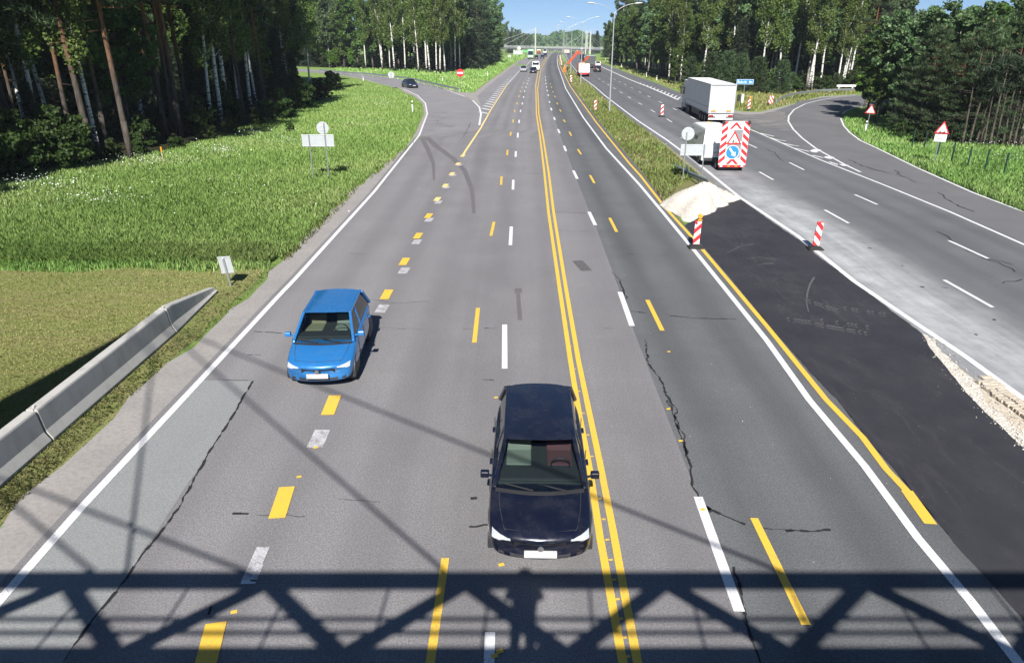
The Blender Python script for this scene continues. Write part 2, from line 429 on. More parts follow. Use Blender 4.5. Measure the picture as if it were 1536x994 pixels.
def flat(name, pts, z, mat, kind='structure', rough=0.0):
    """flat sheet with an outline given by world points; ragged edge if rough"""
    if rough:
        q = []
        for i in range(len(pts)):
            a, b = pts[i], pts[(i+1) % len(pts)]; L = (b-a).length; n = max(1, int(L/ max(.25, rough*2.5)))
            for k in range(n):
                p = a.lerp(b, k/n)
                if k: p = p + Vector((random.uniform(-rough, rough), random.uniform(-rough, rough), 0))
                q.append(p)
        pts = q
    vs = [(p.x, p.y, G(p.y)+z) for p in pts]
    tris = tessellate_polygon([[Vector((p.x, p.y, 0)) for p in pts]])
    me = bpy.data.meshes.new(name); me.from_pydata(vs, [], [tuple(t) for t in tris]); me.materials.append(mat)
    me.uv_layers.new(name='UVMap')
    for l in me.loops: me.uv_layers[0].data[l.index].uv = (vs[l.vertex_index][0]*.1, vs[l.vertex_index][1])
    import bmesh
    bm = bmesh.new(); bm.from_mesh(me); bmesh.ops.recalc_face_normals(bm, faces=bm.faces)
    for f in bm.faces:
        if f.normal.z < 0: f.normal_flip()
    bm.to_mesh(me); bm.free()
    o = bpy.data.objects.new(name, me); COL.objects.link(o)
    return tag(o, kind=kind)

def line_mb(mb, pts, w, z, m=0, w2=None, jit=0.0):
    """painted line through world points"""
    q = []
    for i in range(len(pts)-1):
        a, b = pts[i], pts[i+1]; n = max(1, int((b-a).length / (1.0 if a.y < 60 else 5)))
        q += [a.lerp(b, k/n) for k in range(n)]
    q.append(pts[-1]); L, Rr = [], []
    for i, p in enumerate(q):
        d = (q[min(i+1, len(q)-1)] - q[max(i-1, 0)]); d.z = 0; d.normalize(); nrm = Vector((d.y, -d.x, 0))
        ww = (w if w2 is None else w + (w2-w)*i/(len(q)-1))/2
        j = random.uniform(-jit, jit)
        L.append((p.x-nrm.x*(ww+j), p.y-nrm.y*(ww+j), G(p.y)+z)); Rr.append((p.x+nrm.x*(ww-j), p.y+nrm.y*(ww-j), G(p.y)+z))
    for i in range(len(q)-1): mb.add([L[i], Rr[i], Rr[i+1], L[i+1]], [(0,1,2,3)], m)

# ---- the one sheet of ground
gx = sorted(set([-1500,-700,-350,-200,-120,-80,-60,-45,-35,-25,-18,-12,-8,0,10,20,30,40,55,70,90,130,220,400,800,1600]))
gy = [-60,-30,-10,0,6,12,18,25,35,45,60,80,100,130,160,200,250,300,350,400,450,500,560,620,700,800,1000,1400,2000,3000,5000]
mb = MB(); mb.grid([[(x, y, G(y)-.03) for x in gx] for y in gy])
tag(mb.build('ground', M['grass'], fixn=False), kind='structure')

# ---- left carriageway
WL = [(0,900),(125,758),(302,569),(418,444),(443,418),(561,288),(629,203)]          # white edge line, left
ML = [(694,234),(698,227),(721,192.6),(736,165.5),(760,128),(777.6,108),(791.7,96),(797,91),(803,86),(808,82),(814,78),(822,74),(834,71.5)]
WR = [(1525,991),(1455.6,901),(1376,806),(1297,699),(1214,600),(1150,510.5),(1044.5,379.5),(993.5,318),(960,278),(909,222.4),(875,176.6),(848.6,133),(836.6,99),(835.6,88),(837,83),(839,78),(846,74),(856,71.5)]
YR = [(1394,783),(1360,736),(1329,703),(1294,656),(1239.6,600),(1150,489),(1040,358),(998,312),(960,263),(945,246.6),(894.5,184),(856,130.7),(840,99),(837.4,88)]
WD = [(1130,970),(1110,918),(1047,745),(948,489),(930,438),(893,338),(884,318),(860,256),(846,219),(837,194),(831,176),(826,162),(822,143),(819.5,120),(818,103),(822,90),(826,83),(832,77.5),(838,74),(847,71.5)]
fWL, fML, fWR, fYR, fWD = xf(WL), xf(ML), xf(WR), xf(YR), xf(WD)
YJ = P(629,203).y
def fleft(y):
    a = fWL(y) - .25
    if y <= YJ: return a
    m = fML(y) - .2
    return m if y > YJ+3 else a + (m-a)*(y-YJ)/3
AE = [(1535,929),(1475.5,861.6),(1408,786),(1337,699),(1298,656),(1257.5,600),(1222,565),(1154,489),(1099.5,421.7),(1030,341.4),(1004,312),(966,263),(900,184),(860,130.7),(842,99),(838.5,90),(839.5,84),(843,78),(851,74),(861,71.5)]
fAE = xf(AE)
strip('road', fleft, fWD, 2, 1100, 0.0, M['asph_left'], 8)
strip('road', fWD, fAE, 2, 1100, 0.0, M['asph_right'], 4)

# ---- right carriageway
RL = [(1536,599),(1450,536),(1374,485),(1281,421.7),(1196.6,354),(1108,295),(1040,240),(1000,210),(957,181.4),(909,145),(890.6,129),(872,115.6),(860,101),(856,96),(849.5,86),(848,82),(849,79),(855,75),(865,72)]
RM = [(1536,367),(1425,318),(1332,280),(1230.5,240),(1140,200.6),(1106,186),(1017,150),(996.6,141),(972.5,130.7),(942,118.6),(918,107.8),(900,99.5),(886,91.5),(878,86.5),(874,82),(875,78.5),(880,75),(889,72)]
RO = [(1090,166.6),(1060,154),(1017,138),(984.5,124.7),(948,112),(924,103),(900,94.5),(887,88.5),(880,84),(880,79),(885,75),(894,72)]
fRL, fRM, fRO = xf(RL), xf(RM), xf(RO)
def dustf(x, y, u):
    k = max(0, 1 - abs(u-.16)/.27) * max(0, min(1, (56-y)/22)) * .95
    k2 = max(0, 1 - abs(u-.10)/.12) * max(0, min(1, (95-y)/45)) * .45
    return max(k, k2)
YO = P(1090,166.6).y
def fright(y):
    a = fRM(y)+.35
    if y < YO-4: return a
    b = fRO(y); return b if y > YO else a + (b-a)*(y-YO+4)/4
strip('road', lambda y: fRL(y)-.55, fright, 2, 1100, 0.0, M['asph_far'], 16, dustf)

# ---- slip roads
LR_in = [(629,203),(641,171),(638,155),(626,143),(605,133.5),(567,124.5),(547,119),(511,112.5),(440,107)]
LR_out = [(440,103),(506,106.8),(558,111.8),(589,116),(628,123),(667,132.5),(697,140),(711,140.5),(730,125),(760,103.6),(777.6,92.4),(789.6,86.8),(794,85.5)]
flat('slip_road', PP(LR_in + LR_out + [(797,92),(778.5,108),(761,128.5),(737,166),(723,193),(700,230),(690,236)]), -.006, M['asph_lramp'])
RR_out = [(1118.6,169.5),(1140,169.5),(1161.6,164.4),(1183,158.7),(1199,151.6),(1231.6,146.4),(1282.6,142.8),(1340,141.5),(1400,142)]
RR_in = [(1400,152),(1320,156),(1283,161),(1269.5,166.6),(1265.5,171),(1263,177.7),(1268,189),(1277,199),(1293,210.3),(1318,222.8),(1380,252),(1461,287.5),(1536,317),(1700,382)]
flat('slip_road', PP([(1088,166.6)] + RR_out + RR_in + [(1700,434),(1536,364),(1425,315),(1332,277),(1230.5,237),(1140,197),(1092,178)]), -.006, M['asph_ramp'])

# ---- shoulders, repair patch, new asphalt
SH = [(0,790),(24,758),(92,694),(153,633),(209,585),(257,537),(306,501),(354,460),(418,396),(458,356),(503,311),(531,283),(571,253),(611,218),(622,203)]
fSH = xf(SH)
strip('shoulder', lambda y: fSH(y)+.05 - .12*math.sin(y*1.3) - .07*math.sin(y*3.1), lambda y: fWL(y)-.2, 2, YJ+1, -.004, M['dust'], 3)
flat('shoulder', PP([(620,206),(636,172),(634,156),(622,145),(600,136),(606,133),(627,142.5),(639,155),(642.5,171),(630,203)]), -.008, M['dust'], rough=.08)
flat('shoulder', PP([(660,131),(690,138.5),(711,139.3),(733,122),(762,102),(779,91),(781,92),(763,105),(734,128),(716,144),(722,160),(707,150)]), -.002, M['dust'], rough=.1)
flat('shoulder', PP([(1085,164),(1118,168),(1140,168),(1161,163),(1184,157.3),(1232,145),(1284,141.8),(1284,143),(1232,146.9),(1200,152.6),(1183,159.5),(1162,166.5),(1140,171.5),(1118,172),(1086,168.5)]), -.002, M['dust'], rough=.1)
flat('road_dust', PP([(1100,171),(1130,172),(1160,167),(1178,168),(1180,182),(1186,196),(1165,194),(1130,185),(1104,177)]), .001, M['dust_thin'], rough=.2)
def fRLd(y): return fRL(y) - .42
flat('median_strip', PP([(1004,312),(966,263),(900,184),(860,130.7),(842,99),(839,90),(846,88),(855,97.5),(870.5,115.6),(889,129.2),(907,145.5),(954,182),(997,211),(1036,241),(1104,296),(1085,302)]), -.012, M['verge'])
flat('shoulder', PP([(1108,296),(1040,241),(1000,211),(957,182),(909,145.6),(905,145.8),(948,181),(988,212),(1022,243),(1070,290)]), -.009, M['dirt'], rough=.12)
flat('repair_patch', PP([(380,570),(300,570),(125,758),(0,900),(-60,985),(90,998),(180,880),(300,700)]), .004, M['asph_patch'], rough=.02)
NB = [(1536,672),(1518,656),(1475.6,616),(1437.6,574),(1399.6,527),(1382.6,500),(1332,461.5),(1268.5,414.5),(1228,384.5),(1203.5,363.5),(1163,336),(1138,318),(1112,300)]
flat('new_asphalt', PP([(1660,1020),(1537,931)] + AE[1:10] + [(1027,338),(1050,325),(1075,312),(1095,299)] + NB[::-1] + [(1700,830)]), .006, M['asph_new'], rough=.03)
flat('gravel_bed', PP([(1700,860),(1536,690),(1500,650),(1430,575),(1376,500),(1384,494),(1450,538),(1536,602),(1700,730)]), -.010 + .004, M['sand'], rough=.05)
flat('gravel_bed', PP([(1700,850),(1540,683),(1518,660),(1475.6,620),(1437.6,578),(1399.6,531),(1380,500),(1390,502),(1425,540),(1468,578),(1474,600),(1500,618),(1536,650),(1700,800)]), .003, M['gravel'], rough=.06)
# broken asphalt ledge beside the dug-out edge
mb = MB()
for (pts, h, w) in (([(1471,573),(1499,597),(1535,624),(1600,672)], .07, .22), ([(1478,566),(1508,590),(1540,613),(1600,655)], .05, .30)):
    q = PP(pts)
    for i in range(len(q)-1):
        n = 7
        for k in range(n):
            a, b = q[i].lerp(q[i+1], k/n), q[i].lerp(q[i+1], (k+.93)/n)
            o = Vector((random.uniform(-.04,.04), random.uniform(-.02,.02), 0)); mb.bar(a+o+Vector((0,0,h/2)), b+o*.4+Vector((0,0,h/2+.01)), w*random.uniform(.7,1.1), h*random.uniform(.8,1.2))
tag(mb.build('broken_kerb', M['sand']), kind='structure')

# mown grass beside the concrete barrier, the forest floor on both sides
flat('mown_grass', PP([(0,393),(160,394),(300,393),(352,393),(408,388),(380,425),(330,470),(210,585),(95,700),(0,785),(-80,860),(-260,860),(-260,393)]), -.018, M['mown'], rough=.1)
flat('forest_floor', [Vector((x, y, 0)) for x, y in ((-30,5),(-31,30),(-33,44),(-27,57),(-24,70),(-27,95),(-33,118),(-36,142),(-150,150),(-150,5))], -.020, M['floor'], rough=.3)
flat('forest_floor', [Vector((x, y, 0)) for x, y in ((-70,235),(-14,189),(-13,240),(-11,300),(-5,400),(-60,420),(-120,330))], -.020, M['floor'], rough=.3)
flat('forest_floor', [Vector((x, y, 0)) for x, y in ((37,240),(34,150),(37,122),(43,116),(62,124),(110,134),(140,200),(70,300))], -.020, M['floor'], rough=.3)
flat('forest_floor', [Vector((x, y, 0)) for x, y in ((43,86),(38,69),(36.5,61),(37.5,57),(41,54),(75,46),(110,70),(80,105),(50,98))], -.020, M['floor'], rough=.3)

# ---- painted markings
mw, my, mwo = MB(), MB(), MB()
Z = .009
line_mb(mw, PP([(-60,975)] + WL), .17, Z)
line_mb(mw, PP([(629,203),(641,171),(638,155),(626,143),(606,134),(567,125.3),(547,119.6),(511,113)]), .16, Z)
line_mb(mw, PP([(440,104.5),(506,108),(558,113),(589,117.5),(628,124.5),(667,134),(697,145)]), .16, Z)
line_mb(mw, PP([(709,151),(719,161),(721.5,171.5),(719,188)]), .20, Z)
line_mb(my, PP(ML[:5]), .17, Z+.003, 1)
line_mb(mw, PP([(723,188),(736,165.7),(760,128.2),(777.6,108.2),(791.7,96.2),(797,91),(803,86),(808,82),(814,78),(822,74)]), .15, Z)
line_mb(mw, PP([(1620,1108)] + WR), .17, Z)
line_mb(my, PP(YR[1:]), .15, Z)
line_mb(my, PP([(1396,786),(1360,736)]), .22, Z+.002)
DL = [(934,992),(916,893),(900,806),(886,712),(869,622),(855.5,540),(839,430),(822.8,319),(816,254),(810,205.5),(804.7,171.7),(803.6,128),(808,104),(820.5,85),(825.5,80),(830,76.5),(836,73.7),(846,71)]
DR = [(956,992),(938,897),(920,798),(900,695),(880,600),(867.5,540),(848.5,430),(830.5,319),(823,259),(815,208),(808.3,171.7),(806.6,133),(811.4,104),(822.8,85),(827.5,80),(832,76.5),(838,73.7),(848,71)]
line_mb(my, PP([(948,1060)]+DL), .13, Z); line_mb(my, PP([(972,1060)]+DR), .13, Z)
fDM = xf(DR)
line_mb(mw, PP([(1620,660)] + RL[:12]), .20, Z); line_mb(mw, PP(RL[11:]), .15, Z)
line_mb(mw, PP([(1660,417)] + RM[:6]), .16, Z)
line_mb(mw, PP(RM[6:]), .34, Z)
line_mb(mw, PP([(1291,258.5),(1267,247),(1244.6,234.6),(1223.7,222.9),(1202.8,207),(1189.7,194),(1182.5,182.3),(1183,174.5),(1191,164.7),(1208,156),(1231.6,150),(1257.7,145.7),(1282.6,144),(1340,142.6)]), .17, Z)
line_mb(mw, PP([(1320,156.8),(1278.6,162.7),(1268,167.3),(1263.6,171)]), .15, Z)
line_mb(mw, PP([(1261,177.7),(1265.6,188.9),(1274.7,199.3),(1290.4,211),(1314.5,222),(1378,253),(1459,289),(1536,318),(1700,383)]), .16, Z)
# gore hatching, right slip road and left slip road
for a, b, c in (((1140,200),(1155,203.5),(1161,205)),((1152,206),(1168,210.5),(1179,212)),((1172,214.5),(1190,218.5),(1198,219.3)),):
    line_mb(mw, PP([a, b, c]), .22, Z+.002)
for a, b, c in (((1192,222.5),(1218,228.6),(1226,224.5)),((1218,233),(1240,238.2),(1245,235.4)),((1244,243),(1261,248.6),(1267,247.2))):
    line_mb(mw, PP([a, b]), .2, Z+.002); line_mb(mw, PP([b, c]), .62, Z+.002)
for i in range(19):
    t = i/18; yb = 170.5 - 55*t**.8
    xr = float(np.interp(yb, [108,128,165.5,192.6], [777.6,760,736,721])); w = 14*(1-.55*t)
    line_mb(mw, PP([(xr-w, yb-2.6*(1-t)), (xr-.6, yb+.4)]), .38, Z+.003)
for i in range(12):
    t = i/11; xx = 960+56*t; yy = float(np.interp(xx, [942,972.5,996.6,1017], [118.6,130.7,141,150])); line_mb(mw, PP([(xx,yy-.2),(xx+3.4*t+1,yy-2.6*t-1)]), .25, Z+.003)
# dashes: (x far, y far, x near, y near)
def dash(mb, xa, ya, xb, yb, w, m=0): line_mb(mb, PP([(xa,ya),(xb,yb)]), w, Z, m)
for d in ((735,948,733,1010),(757,487,757,553),(767,340,765.5,368),(770,270,769.4,284.7),(773.8,227,773.4,235.7),(776.9,199.5,776.5,206.8),(778.8,180,778.4,185),(781,165,780.7,168.6),(783.6,154,783.3,157),(785.5,144.7,785.2,147.2),(787.1,136,786.8,138.2),(789.2,130,788.9,132),(790.9,124.7,790.6,126.6),(792.3,120.5,792,122),(793.6,117,793.4,118.4)):
    dash(mw, *d, .15)
for d in ((668,837,643,1010),(717,462,711.5,514),(741,333,736.5,354),(752.4,264.7,751.6,277.5),(761.4,225,760.6,233),(766.3,198,765.7,204),(769.8,179.5,769.3,184),(772.3,165,771.8,168.3),(775.8,154,775.5,156.8),(778.7,143.6,778.4,146),(781.1,136.5,780.8,138.7),(783.2,130.5,783,132.3),(785.5,124.5,785.2,126)):
    dash(my, *d, .13)
for d in ((1047,745,1109,917),(930,438,948,489),(883.5,318,893,338),(860,256,866,268.5),(846,219,849,227),(837,194,839.5,200),(831,176,832.4,180.3),(826.2,162,827.6,166),(823.9,152,824.6,154.6),(822.2,142,822.6,144.4),(820.6,135.3,821,137.3),(819.6,130,819.9,131.6),(818.8,124.6,819,126.3),(818.3,119.8,818.4,121.4),(818,115.4,818.1,116.8)):
    dash(mw, *d, .17)
for d in ((1131,777,1209,937),(971,450,993.5,496),(914.5,327,925,348),(885,263,891.6,275),(866.7,224,871.6,231.8),(854,198,857,204),(845,179.5,847.7,183.3),(839.5,164.5,841.5,167.8),(835.1,154,836.6,156.8),(832,144,833,146.2),(829,137,829.8,139),(827,130.4,827.6,132.2),(825.6,125.4,826,127)):
    dash(my, *d, .14)
for d in ((1416,420,1489,461),(1237,315,1273,335),(1139,258,1160,270),(1000,178.5,1008,183.5),(976,165,982.5,168.5),(957.5,154.4,963,157.2),(942,145.3,946.5,147.7),(929.7,138,933.6,140),(920,132,923.4,133.8),(911,126.7,914,128.2),(904,122.3,906.5,123.6),(897.5,118.4,900,119.6)):
    dash(mw, *d, .14)
for d in ((1423,361,1482,388),(1282,292,1316,307),(1184,244,1206,255),(1123,216.5,1135,222),(1036,175.3,1043,178.8),(1009.3,162.5,1015,165.2),(988,152.2,993,154.5),(971.3,144,975.6,146),(958.3,137.6,962,139.3),(946.4,131.6,949.6,133),(936.4,126.3,939.4,127.7),(928,122.3,931,123.6),(920.8,118.6,923.4,119.8)):
    dash(mw, *d, .14)
# short yellow blocks of the accelerating lane, worn white ones beside them
for (x, y) in ((694,234),(687,246),(678,261),(668,278.6),(656,299),(643,324),(627,354),(606.6,392.6),(580,442),(497,608),(423,754),(314,975)):
    k = 24*((y-58)/(754-58))**2; s = .58*(696/(y-58))**.85
    line_mb(my, PP([(x-k*s*.55, y+k*.98), (x+k*s*.55, y-k*.98)]), .30, Z+.006, 1 if y < 300 else 0)
for (x, y) in ((606,406),(625,363),(643.5,330),(657.5,303.5),(669.5,281),(679.6,263),(689,247.5),(573,463),(478,658)):
    k = 24*((y-58)/(754-58))**2; line_mb(mwo, PP([(x-k*.3*(696/(y-58))**.85, y+k*.75), (x+k*.3*(696/(y-58))**.85, y-k*.75)]), .34, Z-.002)
line_mb(mwo, PP([(372,872),(395,820)]), .22, Z-.002); line_mb(mw, PP([(362,873),(384,872.5)]), .09, Z); line_mb(mwo, PP([(380,872),(391,846)]), .10, Z)
tag(mw.build('road_markings', M['white'], fixn=False), kind='structure')
tag(my.build('road_markings', [M['yellow'], M['yellow_light']], fixn=False), kind='structure')
tag(mwo.build('road_markings', M['white_worn'], fixn=False), kind='structure')
# little yellow setting-out dots and ticks
mt = MB()
for i in range(26):
    a, b = DL[0], DR[0]
    y = 985 - i*i*.2 - i*28
    if y < 250: break
    p = P(np.interp(-y, [-q[1] for q in DR], [q[0] for q in DR])-3, y); line_mb(mt, [p+Vector((-.13,0,0)), p+Vector((-.06,.01,0))], .04, Z+.003)
for (x, y) in ((445,716),(470,672),(741,597),(748,848),(346,919),(1000,614),(1018,662),(1051,765),(1001,528),(737,985),(745,978)):
    p = P(x, y); line_mb(mt, [p, p+Vector((.09,.03,0))], .07, Z+.003)
tag(mt.build('road_markings', M['yellow'], fixn=False), kind='structure')

# ---- cracks, seams and tyre marks lying in the asphalt
mc, ms = MB(), MB()
def crack(pts, w=.03, amp=.05, gaps=.0, step=.12, mb=mc, z=.0065):
    q = PP(pts); r = []
    for i in range(len(q)-1):
        n = max(2, int((q[i+1]-q[i]).length/step)); r += [q[i].lerp(q[i+1], k/n) for k in range(n)]
    ox = oy = 0
    pts2 = []
    for p in r:
        ox = ox*.7 + random.gauss(0, amp*.6); oy = oy*.7 + random.gauss(0, amp*.6); pts2.append(p+Vector((ox, oy, 0)))
    on = True
    for i in range(len(pts2)-1):
        if random.random() < .18: on = random.random() > gaps
        if on: line_mb(mb, [pts2[i], pts2[i+1]], w*random.uniform(.25, 1.5), z)
crack([(1145,998),(1120,930),(1103,860),(1098,840)], .045, .03)
crack([(1068,768),(1045,735),(1036,700),(1022,655),(1010,620),(995,580),(975,540),(963,505)], .048, .04)
crack([(1035,690),(1018,640),(1000,595),(985,560),(970,530)], .045, .05, .4)
crack([(938,450),(930,420),(915,406)], .04, .04); crack([(941,448),(934,434)], .05, .03)
crack([(1050,755),(1068,765),(1090,775),(1130,790)], .05, .05, .2); crack([(1055,760),(1075,768)], .08, .05)
crack([(1180,795),(1215,797),(1258,795)], .05, .03); crack([(1130,790),(1180,795),(1300,797),(1380,797)], .018, .02, .5)
crack([(945,466),(975,470)], .05, .03); crack([(925,470),(945,466)], .07, .04, .5); crack([(1005,474),(1055,478),(1110,478)], .04, .03, .25); crack([(1025,459),(1060,459)], .03, .03, .4)
crack([(726,492),(752,492)], .03, .02); crack([(560,491),(640,494),(740,494),(880,492),(930,493)], .012, .03, .5); crack([(380,497),(430,500)], .03, .02, .3)
crack([(725,570),(750,571)], .04, .03); crack([(350,770),(385,772)], .045, .03, .2); crack([(385,772),(420,770),(470,775)], .02, .03, .4)
crack([(705,746),(725,745)], .07, .03, .3); crack([(705,788),(750,789)], .07, .05, .3); crack([(744,790),(743,808)], .10, .05, .3)
crack([(500,748),(560,752),(620,750),(700,748)], .012, .02, .5)
crack([(380,571),(305,569)], .02, .01); crack([(380,572),(350,622),(308,690),(265,765),(200,850),(152,915),(88,998)], .045, .02)
crack([(370,533),(440,531)], .018, .02, .3); crack([(560,450),(590,455),(650,452)], .015, .03, .5); crack([(520,380),(600,383),(700,380)], .012, .04, .6)
crack([(835,345),(870,347),(920,346)], .018, .03, .4); crack([(820,318),(900,320)], .025, .03, .3); crack([(760,260),(850,262)], .02, .04, .5)
crack([(313,920),(325,895)], .05, .04, .3); crack([(940,380),(1010,384)], .015, .03, .5)
for pts in ([(1408,348),(1420,360),(1470,384),(1510,402),(1534,418)], [(1150,224),(1180,242),(1215,250)], [(1270,240),(1300,252),(1340,262)], [(1340,255),(1390,282),(1420,300),(1470,320)], [(1534,418),(1515,432)], [(1480,388),(1530,400)], [(1410,430),(1440,433)]):
    crack(pts, .06, .14, .3, .35)
for (x, y, l) in ((650,170,26),(646,175,18),(652,178,30),(648,182,14),(654,186,12),(646,190,40),(640,196,14),(690,147,16),(630,128,20)):
    crack([(x,y),(x+l*.5,y-.6),(x+l,y+.4)], .10, .05, .35, .4)
crack([(706,184),(700,196),(695,206)], .05, .04, .3, .3)
for (x, y, s) in ((1205,392,18),(1300,372,14),(1380,430,12),(1460,500,12),(1490,478,9),(1350,398,10)):
    crack([(x,y),(x+s,y+2)], .14, .10, .1, .2)
tag(mc.build('road_cracks', M['crack'], fixn=False), kind='structure')
for pts, w in (([(640,206),(655,220),(680,238),(697,256),(708,285),(711,320)], .55), ([(633,207),(642,225),(650,245),(651,270)], .4)):
    line_mb(ms, PP(pts), w, .005, w2=w*.3)
line_mb(ms, PP([(777,440),(780,480)]), .14, .005); line_mb(ms, PP([(772,436),(783,436)]), .5, .005)
tag(ms.build('tyre_marks', M['skid'], fixn=False), kind='structure')
mp = MB(); line_mb(mp, PP([(866,391),(880,406)]), .42, .0055)
# herring-bone prints of a loader's tyres and curved scuffs on the fresh asphalt
for (x0,y0,x1,y1,n) in ((1198,447,1262,468,14),(1265,462,1330,472,11),(1222,486,1300,500,18),(1180,478,1222,484,8),(1230,480,1310,492,14)):
    for i in range(n):
        t = i/n; x, y = x0+(x1-x0)*t, y0+(y1-y0)*t
        if random.random() < .75: line_mb(mp, PP([(x, y), (x+4, y-1.6)]), .05, .0085); line_mb(mp, PP([(x+1, y+2.2), (x+5, y+3.8)]), .045, .0085)
for pts in ([(1213,468),(1210,455),(1210,440),(1214,427),(1222,416)], [(1120,388),(1140,386),(1165,389)], [(1135,398),(1160,394)], [(1090,380),(1110,370),(1130,366)]):
    line_mb(mp, PP(pts), .03, .0085, w2=.07, jit=.02)
tag(mp.build('dusty_tracks', plain('dusty_track', (.085,.082,.082), .9, var=.3, scale=8)), kind='structure')

# heap of pale gravel on the end of the median
hp = PP([(1008,299),(1012,292),(1022,287),(1050,284),(1078,288),(1096,294),(1110,299),(1092,304),(1075,312),(1050,325),(1031,336),(1020,322)])
cx = sum((p for p in hp), Vector())/len(hp); mb = MB(); rows = []
ang = sorted(((math.atan2(p.y-cx.y, p.x-cx.x), (p-cx).length) for p in hp))
for i in range(15):
    r = i/14; row = []
    for j in range(72):
        a = -math.pi + 2*math.pi*j/72
        L = float(np.interp(a, [x[0] for x in ang], [x[1] for x in ang], period=2*math.pi))
        h = .95*(1-r**1.15)*(1+.25*math.sin(a*2+1)*r+.12*math.sin(a*5+r*6)) + (random.uniform(-.05,.05) if 0 < r < .97 else 0)
        d = L*r*(1+random.uniform(-.03,.03)); row.append((math.cos(a)*d, math.sin(a)*d, max(.0, h) - (.02 if r == 1 else 0)))
    rows.append(row + [row[0]])
mb.grid(rows); o = mb.build('gravel_heap', M['gravel'], smooth=True)
o.location = cx; tag(o, 'heap of pale crushed gravel on the tip of the median beside the new black asphalt', 'gravel heap')
sm = MB()
for i in range(700):
    a, d = random.uniform(-math.pi, math.pi), random.random()**.5*1.04
    L = float(np.interp(a, [x[0] for x in ang], [x[1] for x in ang], period=2*math.pi))*d; s = random.uniform(.015,.05)
    z = .95*max(0, 1-d**1.15)*(1+.25*math.sin(a*2+1)*d+.12*math.sin(a*5+d*6)); x, y = math.cos(a)*L, math.sin(a)*L
    v = [Vector((random.gauss(0,1), random.gauss(0,1), random.gauss(0,1))).normalized()*s for _ in range(4)]
    sm.add([Vector((x,y,z+s*.3))+q for q in v], [(0,1,2),(0,2,3),(0,3,1),(1,3,2)])
so = sm.build('loose_stones', M['gravel'], o); so['kind'] = 'stuff'
sm = MB()
for i in range(760):
    if i < 430: p = P(1399 + random.random()*137, 0+1) ; t = random.random(); p = P(*[float(np.interp(t, [0,.3,.6,1], c)) for c in ([1385,1437,1490,1545],[500,566,622,676])]) + Vector((random.gauss(.15,.22), random.gauss(0,.2), 0))
    elif i < 490: p = P(random.uniform(1030,1500), random.uniform(340,640))
    else:
        y = random.uniform(9, 60); p = Vector((fWD(y)+random.uniform(-9,6.5), y, 0))
    s = random.uniform(.006,.014) if i >= 430 else random.uniform(.012,.038)
    v = [Vector((random.gauss(0,1), random.gauss(0,1), random.gauss(0,.7))).normalized()*s for _ in range(4)]
    sm.add([Vector((p.x,p.y,.012+s*.3))+q for q in v], [(0,1,2),(0,2,3),(0,3,1),(1,3,2)])
tag(sm.build('loose_gravel', M['gravel']), kind='stuff')
# ------------------------------------------------------------------ barrier, signs, lamps, rails
def gp(px, py): return P(px, py)

# concrete barrier segments
JP = [(-.30,0),(.30,0),(.30,.06),(.19,.26),(.13,.72),(.11,.76),(-.11,.76),(-.13,.72),(-.19,.26),(-.30,.06)]
def barrier(y0, y1, label, slope=False):
    x0 = -10.18
    t = thing('concrete_barrier', label, 'barrier', (x0, y0, 0), 0, 'concrete barrier blocks beside the shoulder')
    mb = MB(); L = y1-y0-.03; n = 10
    rings = []
    for i in range(n+1):
        y = L*i/n; k = 1.0 if not slope else (1.0 - .80*max(0, (i/n-.08)/.92))
        sh = -.0 if not slope else -.12*i/n
        rings.append([(x*(1 if not slope else 1-.25*i/n)+sh, y, max(z*k, min(z, .06))) for x, z in JP])
    k = len(JP)
    mb.add([p for r in rings for p in r], [(i*k+j, i*k+(j+1)%k, (i+1)*k+(j+1)%k, (i+1)*k+j) for i in range(n) for j in range(k)] + [tuple(range(k-1,-1,-1)), tuple(range(n*k, n*k+k))])
    mb.build('block', M['concrete'], t, bevel=.012)
    lp = MB()
    for yy in ((.04, .10),): lp.tube((0,yy[0],.74),(0,yy[1]+.02,.80),.02); lp.box(-.06,.06,-.02,.06,.70,.775)
    lp.build('coupling', M['concrete'], t)
    return t
barrier(1.2, 7.1, 'concrete barrier block by the bridge stairs, nearest of the row')
barrier(7.13, 13.0, 'grey concrete barrier block cut by the left edge of the picture')
barrier(13.03, 19.0, 'long straight concrete barrier block in the middle of the row')
barrier(19.03, 22.7, 'concrete barrier end block sloping down towards the small sign', True)

def pole(mb, x, y, z0, z1, r, m=0, n=10): mb.tube((x,y,z0),(x,y,z1),r,r,n,m)

def disc(mb, c, r, y0, y1, m, n=36):
    mb.ext([(c[0]+r*math.cos(2*math.pi*i/n), c[1]+r*math.sin(2*math.pi*i/n)) for i in range(n)], 'y', y0, y1, m)

def back_sign(base, label, w, zp, hp, xs, disc_c=None, disc_r=.36, rz=0, group=None, two=True):
    """grey back of a sign board on posts, as seen from behind"""
    t = thing('road_sign', label, 'road sign', base, rz, group)
    for x, top in xs:
        mb = MB(); pole(mb, x, 0, -.1, top, .035); mb.tube((x,0,top),(x,0,top+.02),.038,.03); mb.build('post', M['steel'], t)
    if hp:
        mb = MB(); mb.box(-w/2, w/2, .045, .062, zp, zp+hp); mb.box(-w/2, w/2, .03, .045, zp+.02, zp+.05); mb.box(-w/2, w/2, .03, .045, zp+hp-.05, zp+hp-.02)
        mb.build('panel', M['signback'], t, bevel=.006)
    if disc_c:
        mb = MB(); disc(mb, disc_c, disc_r, .045, .058, 0); mb.box(disc_c[0]-.2, disc_c[0]+.2, .03, .045, disc_c[1]+.1, disc_c[1]+.14); mb.box(disc_c[0]-.2, disc_c[0]+.2, .03, .045, disc_c[1]-.14, disc_c[1]-.1)
        mb.build('disc', M['signback'], t, bevel=.004)
    return t
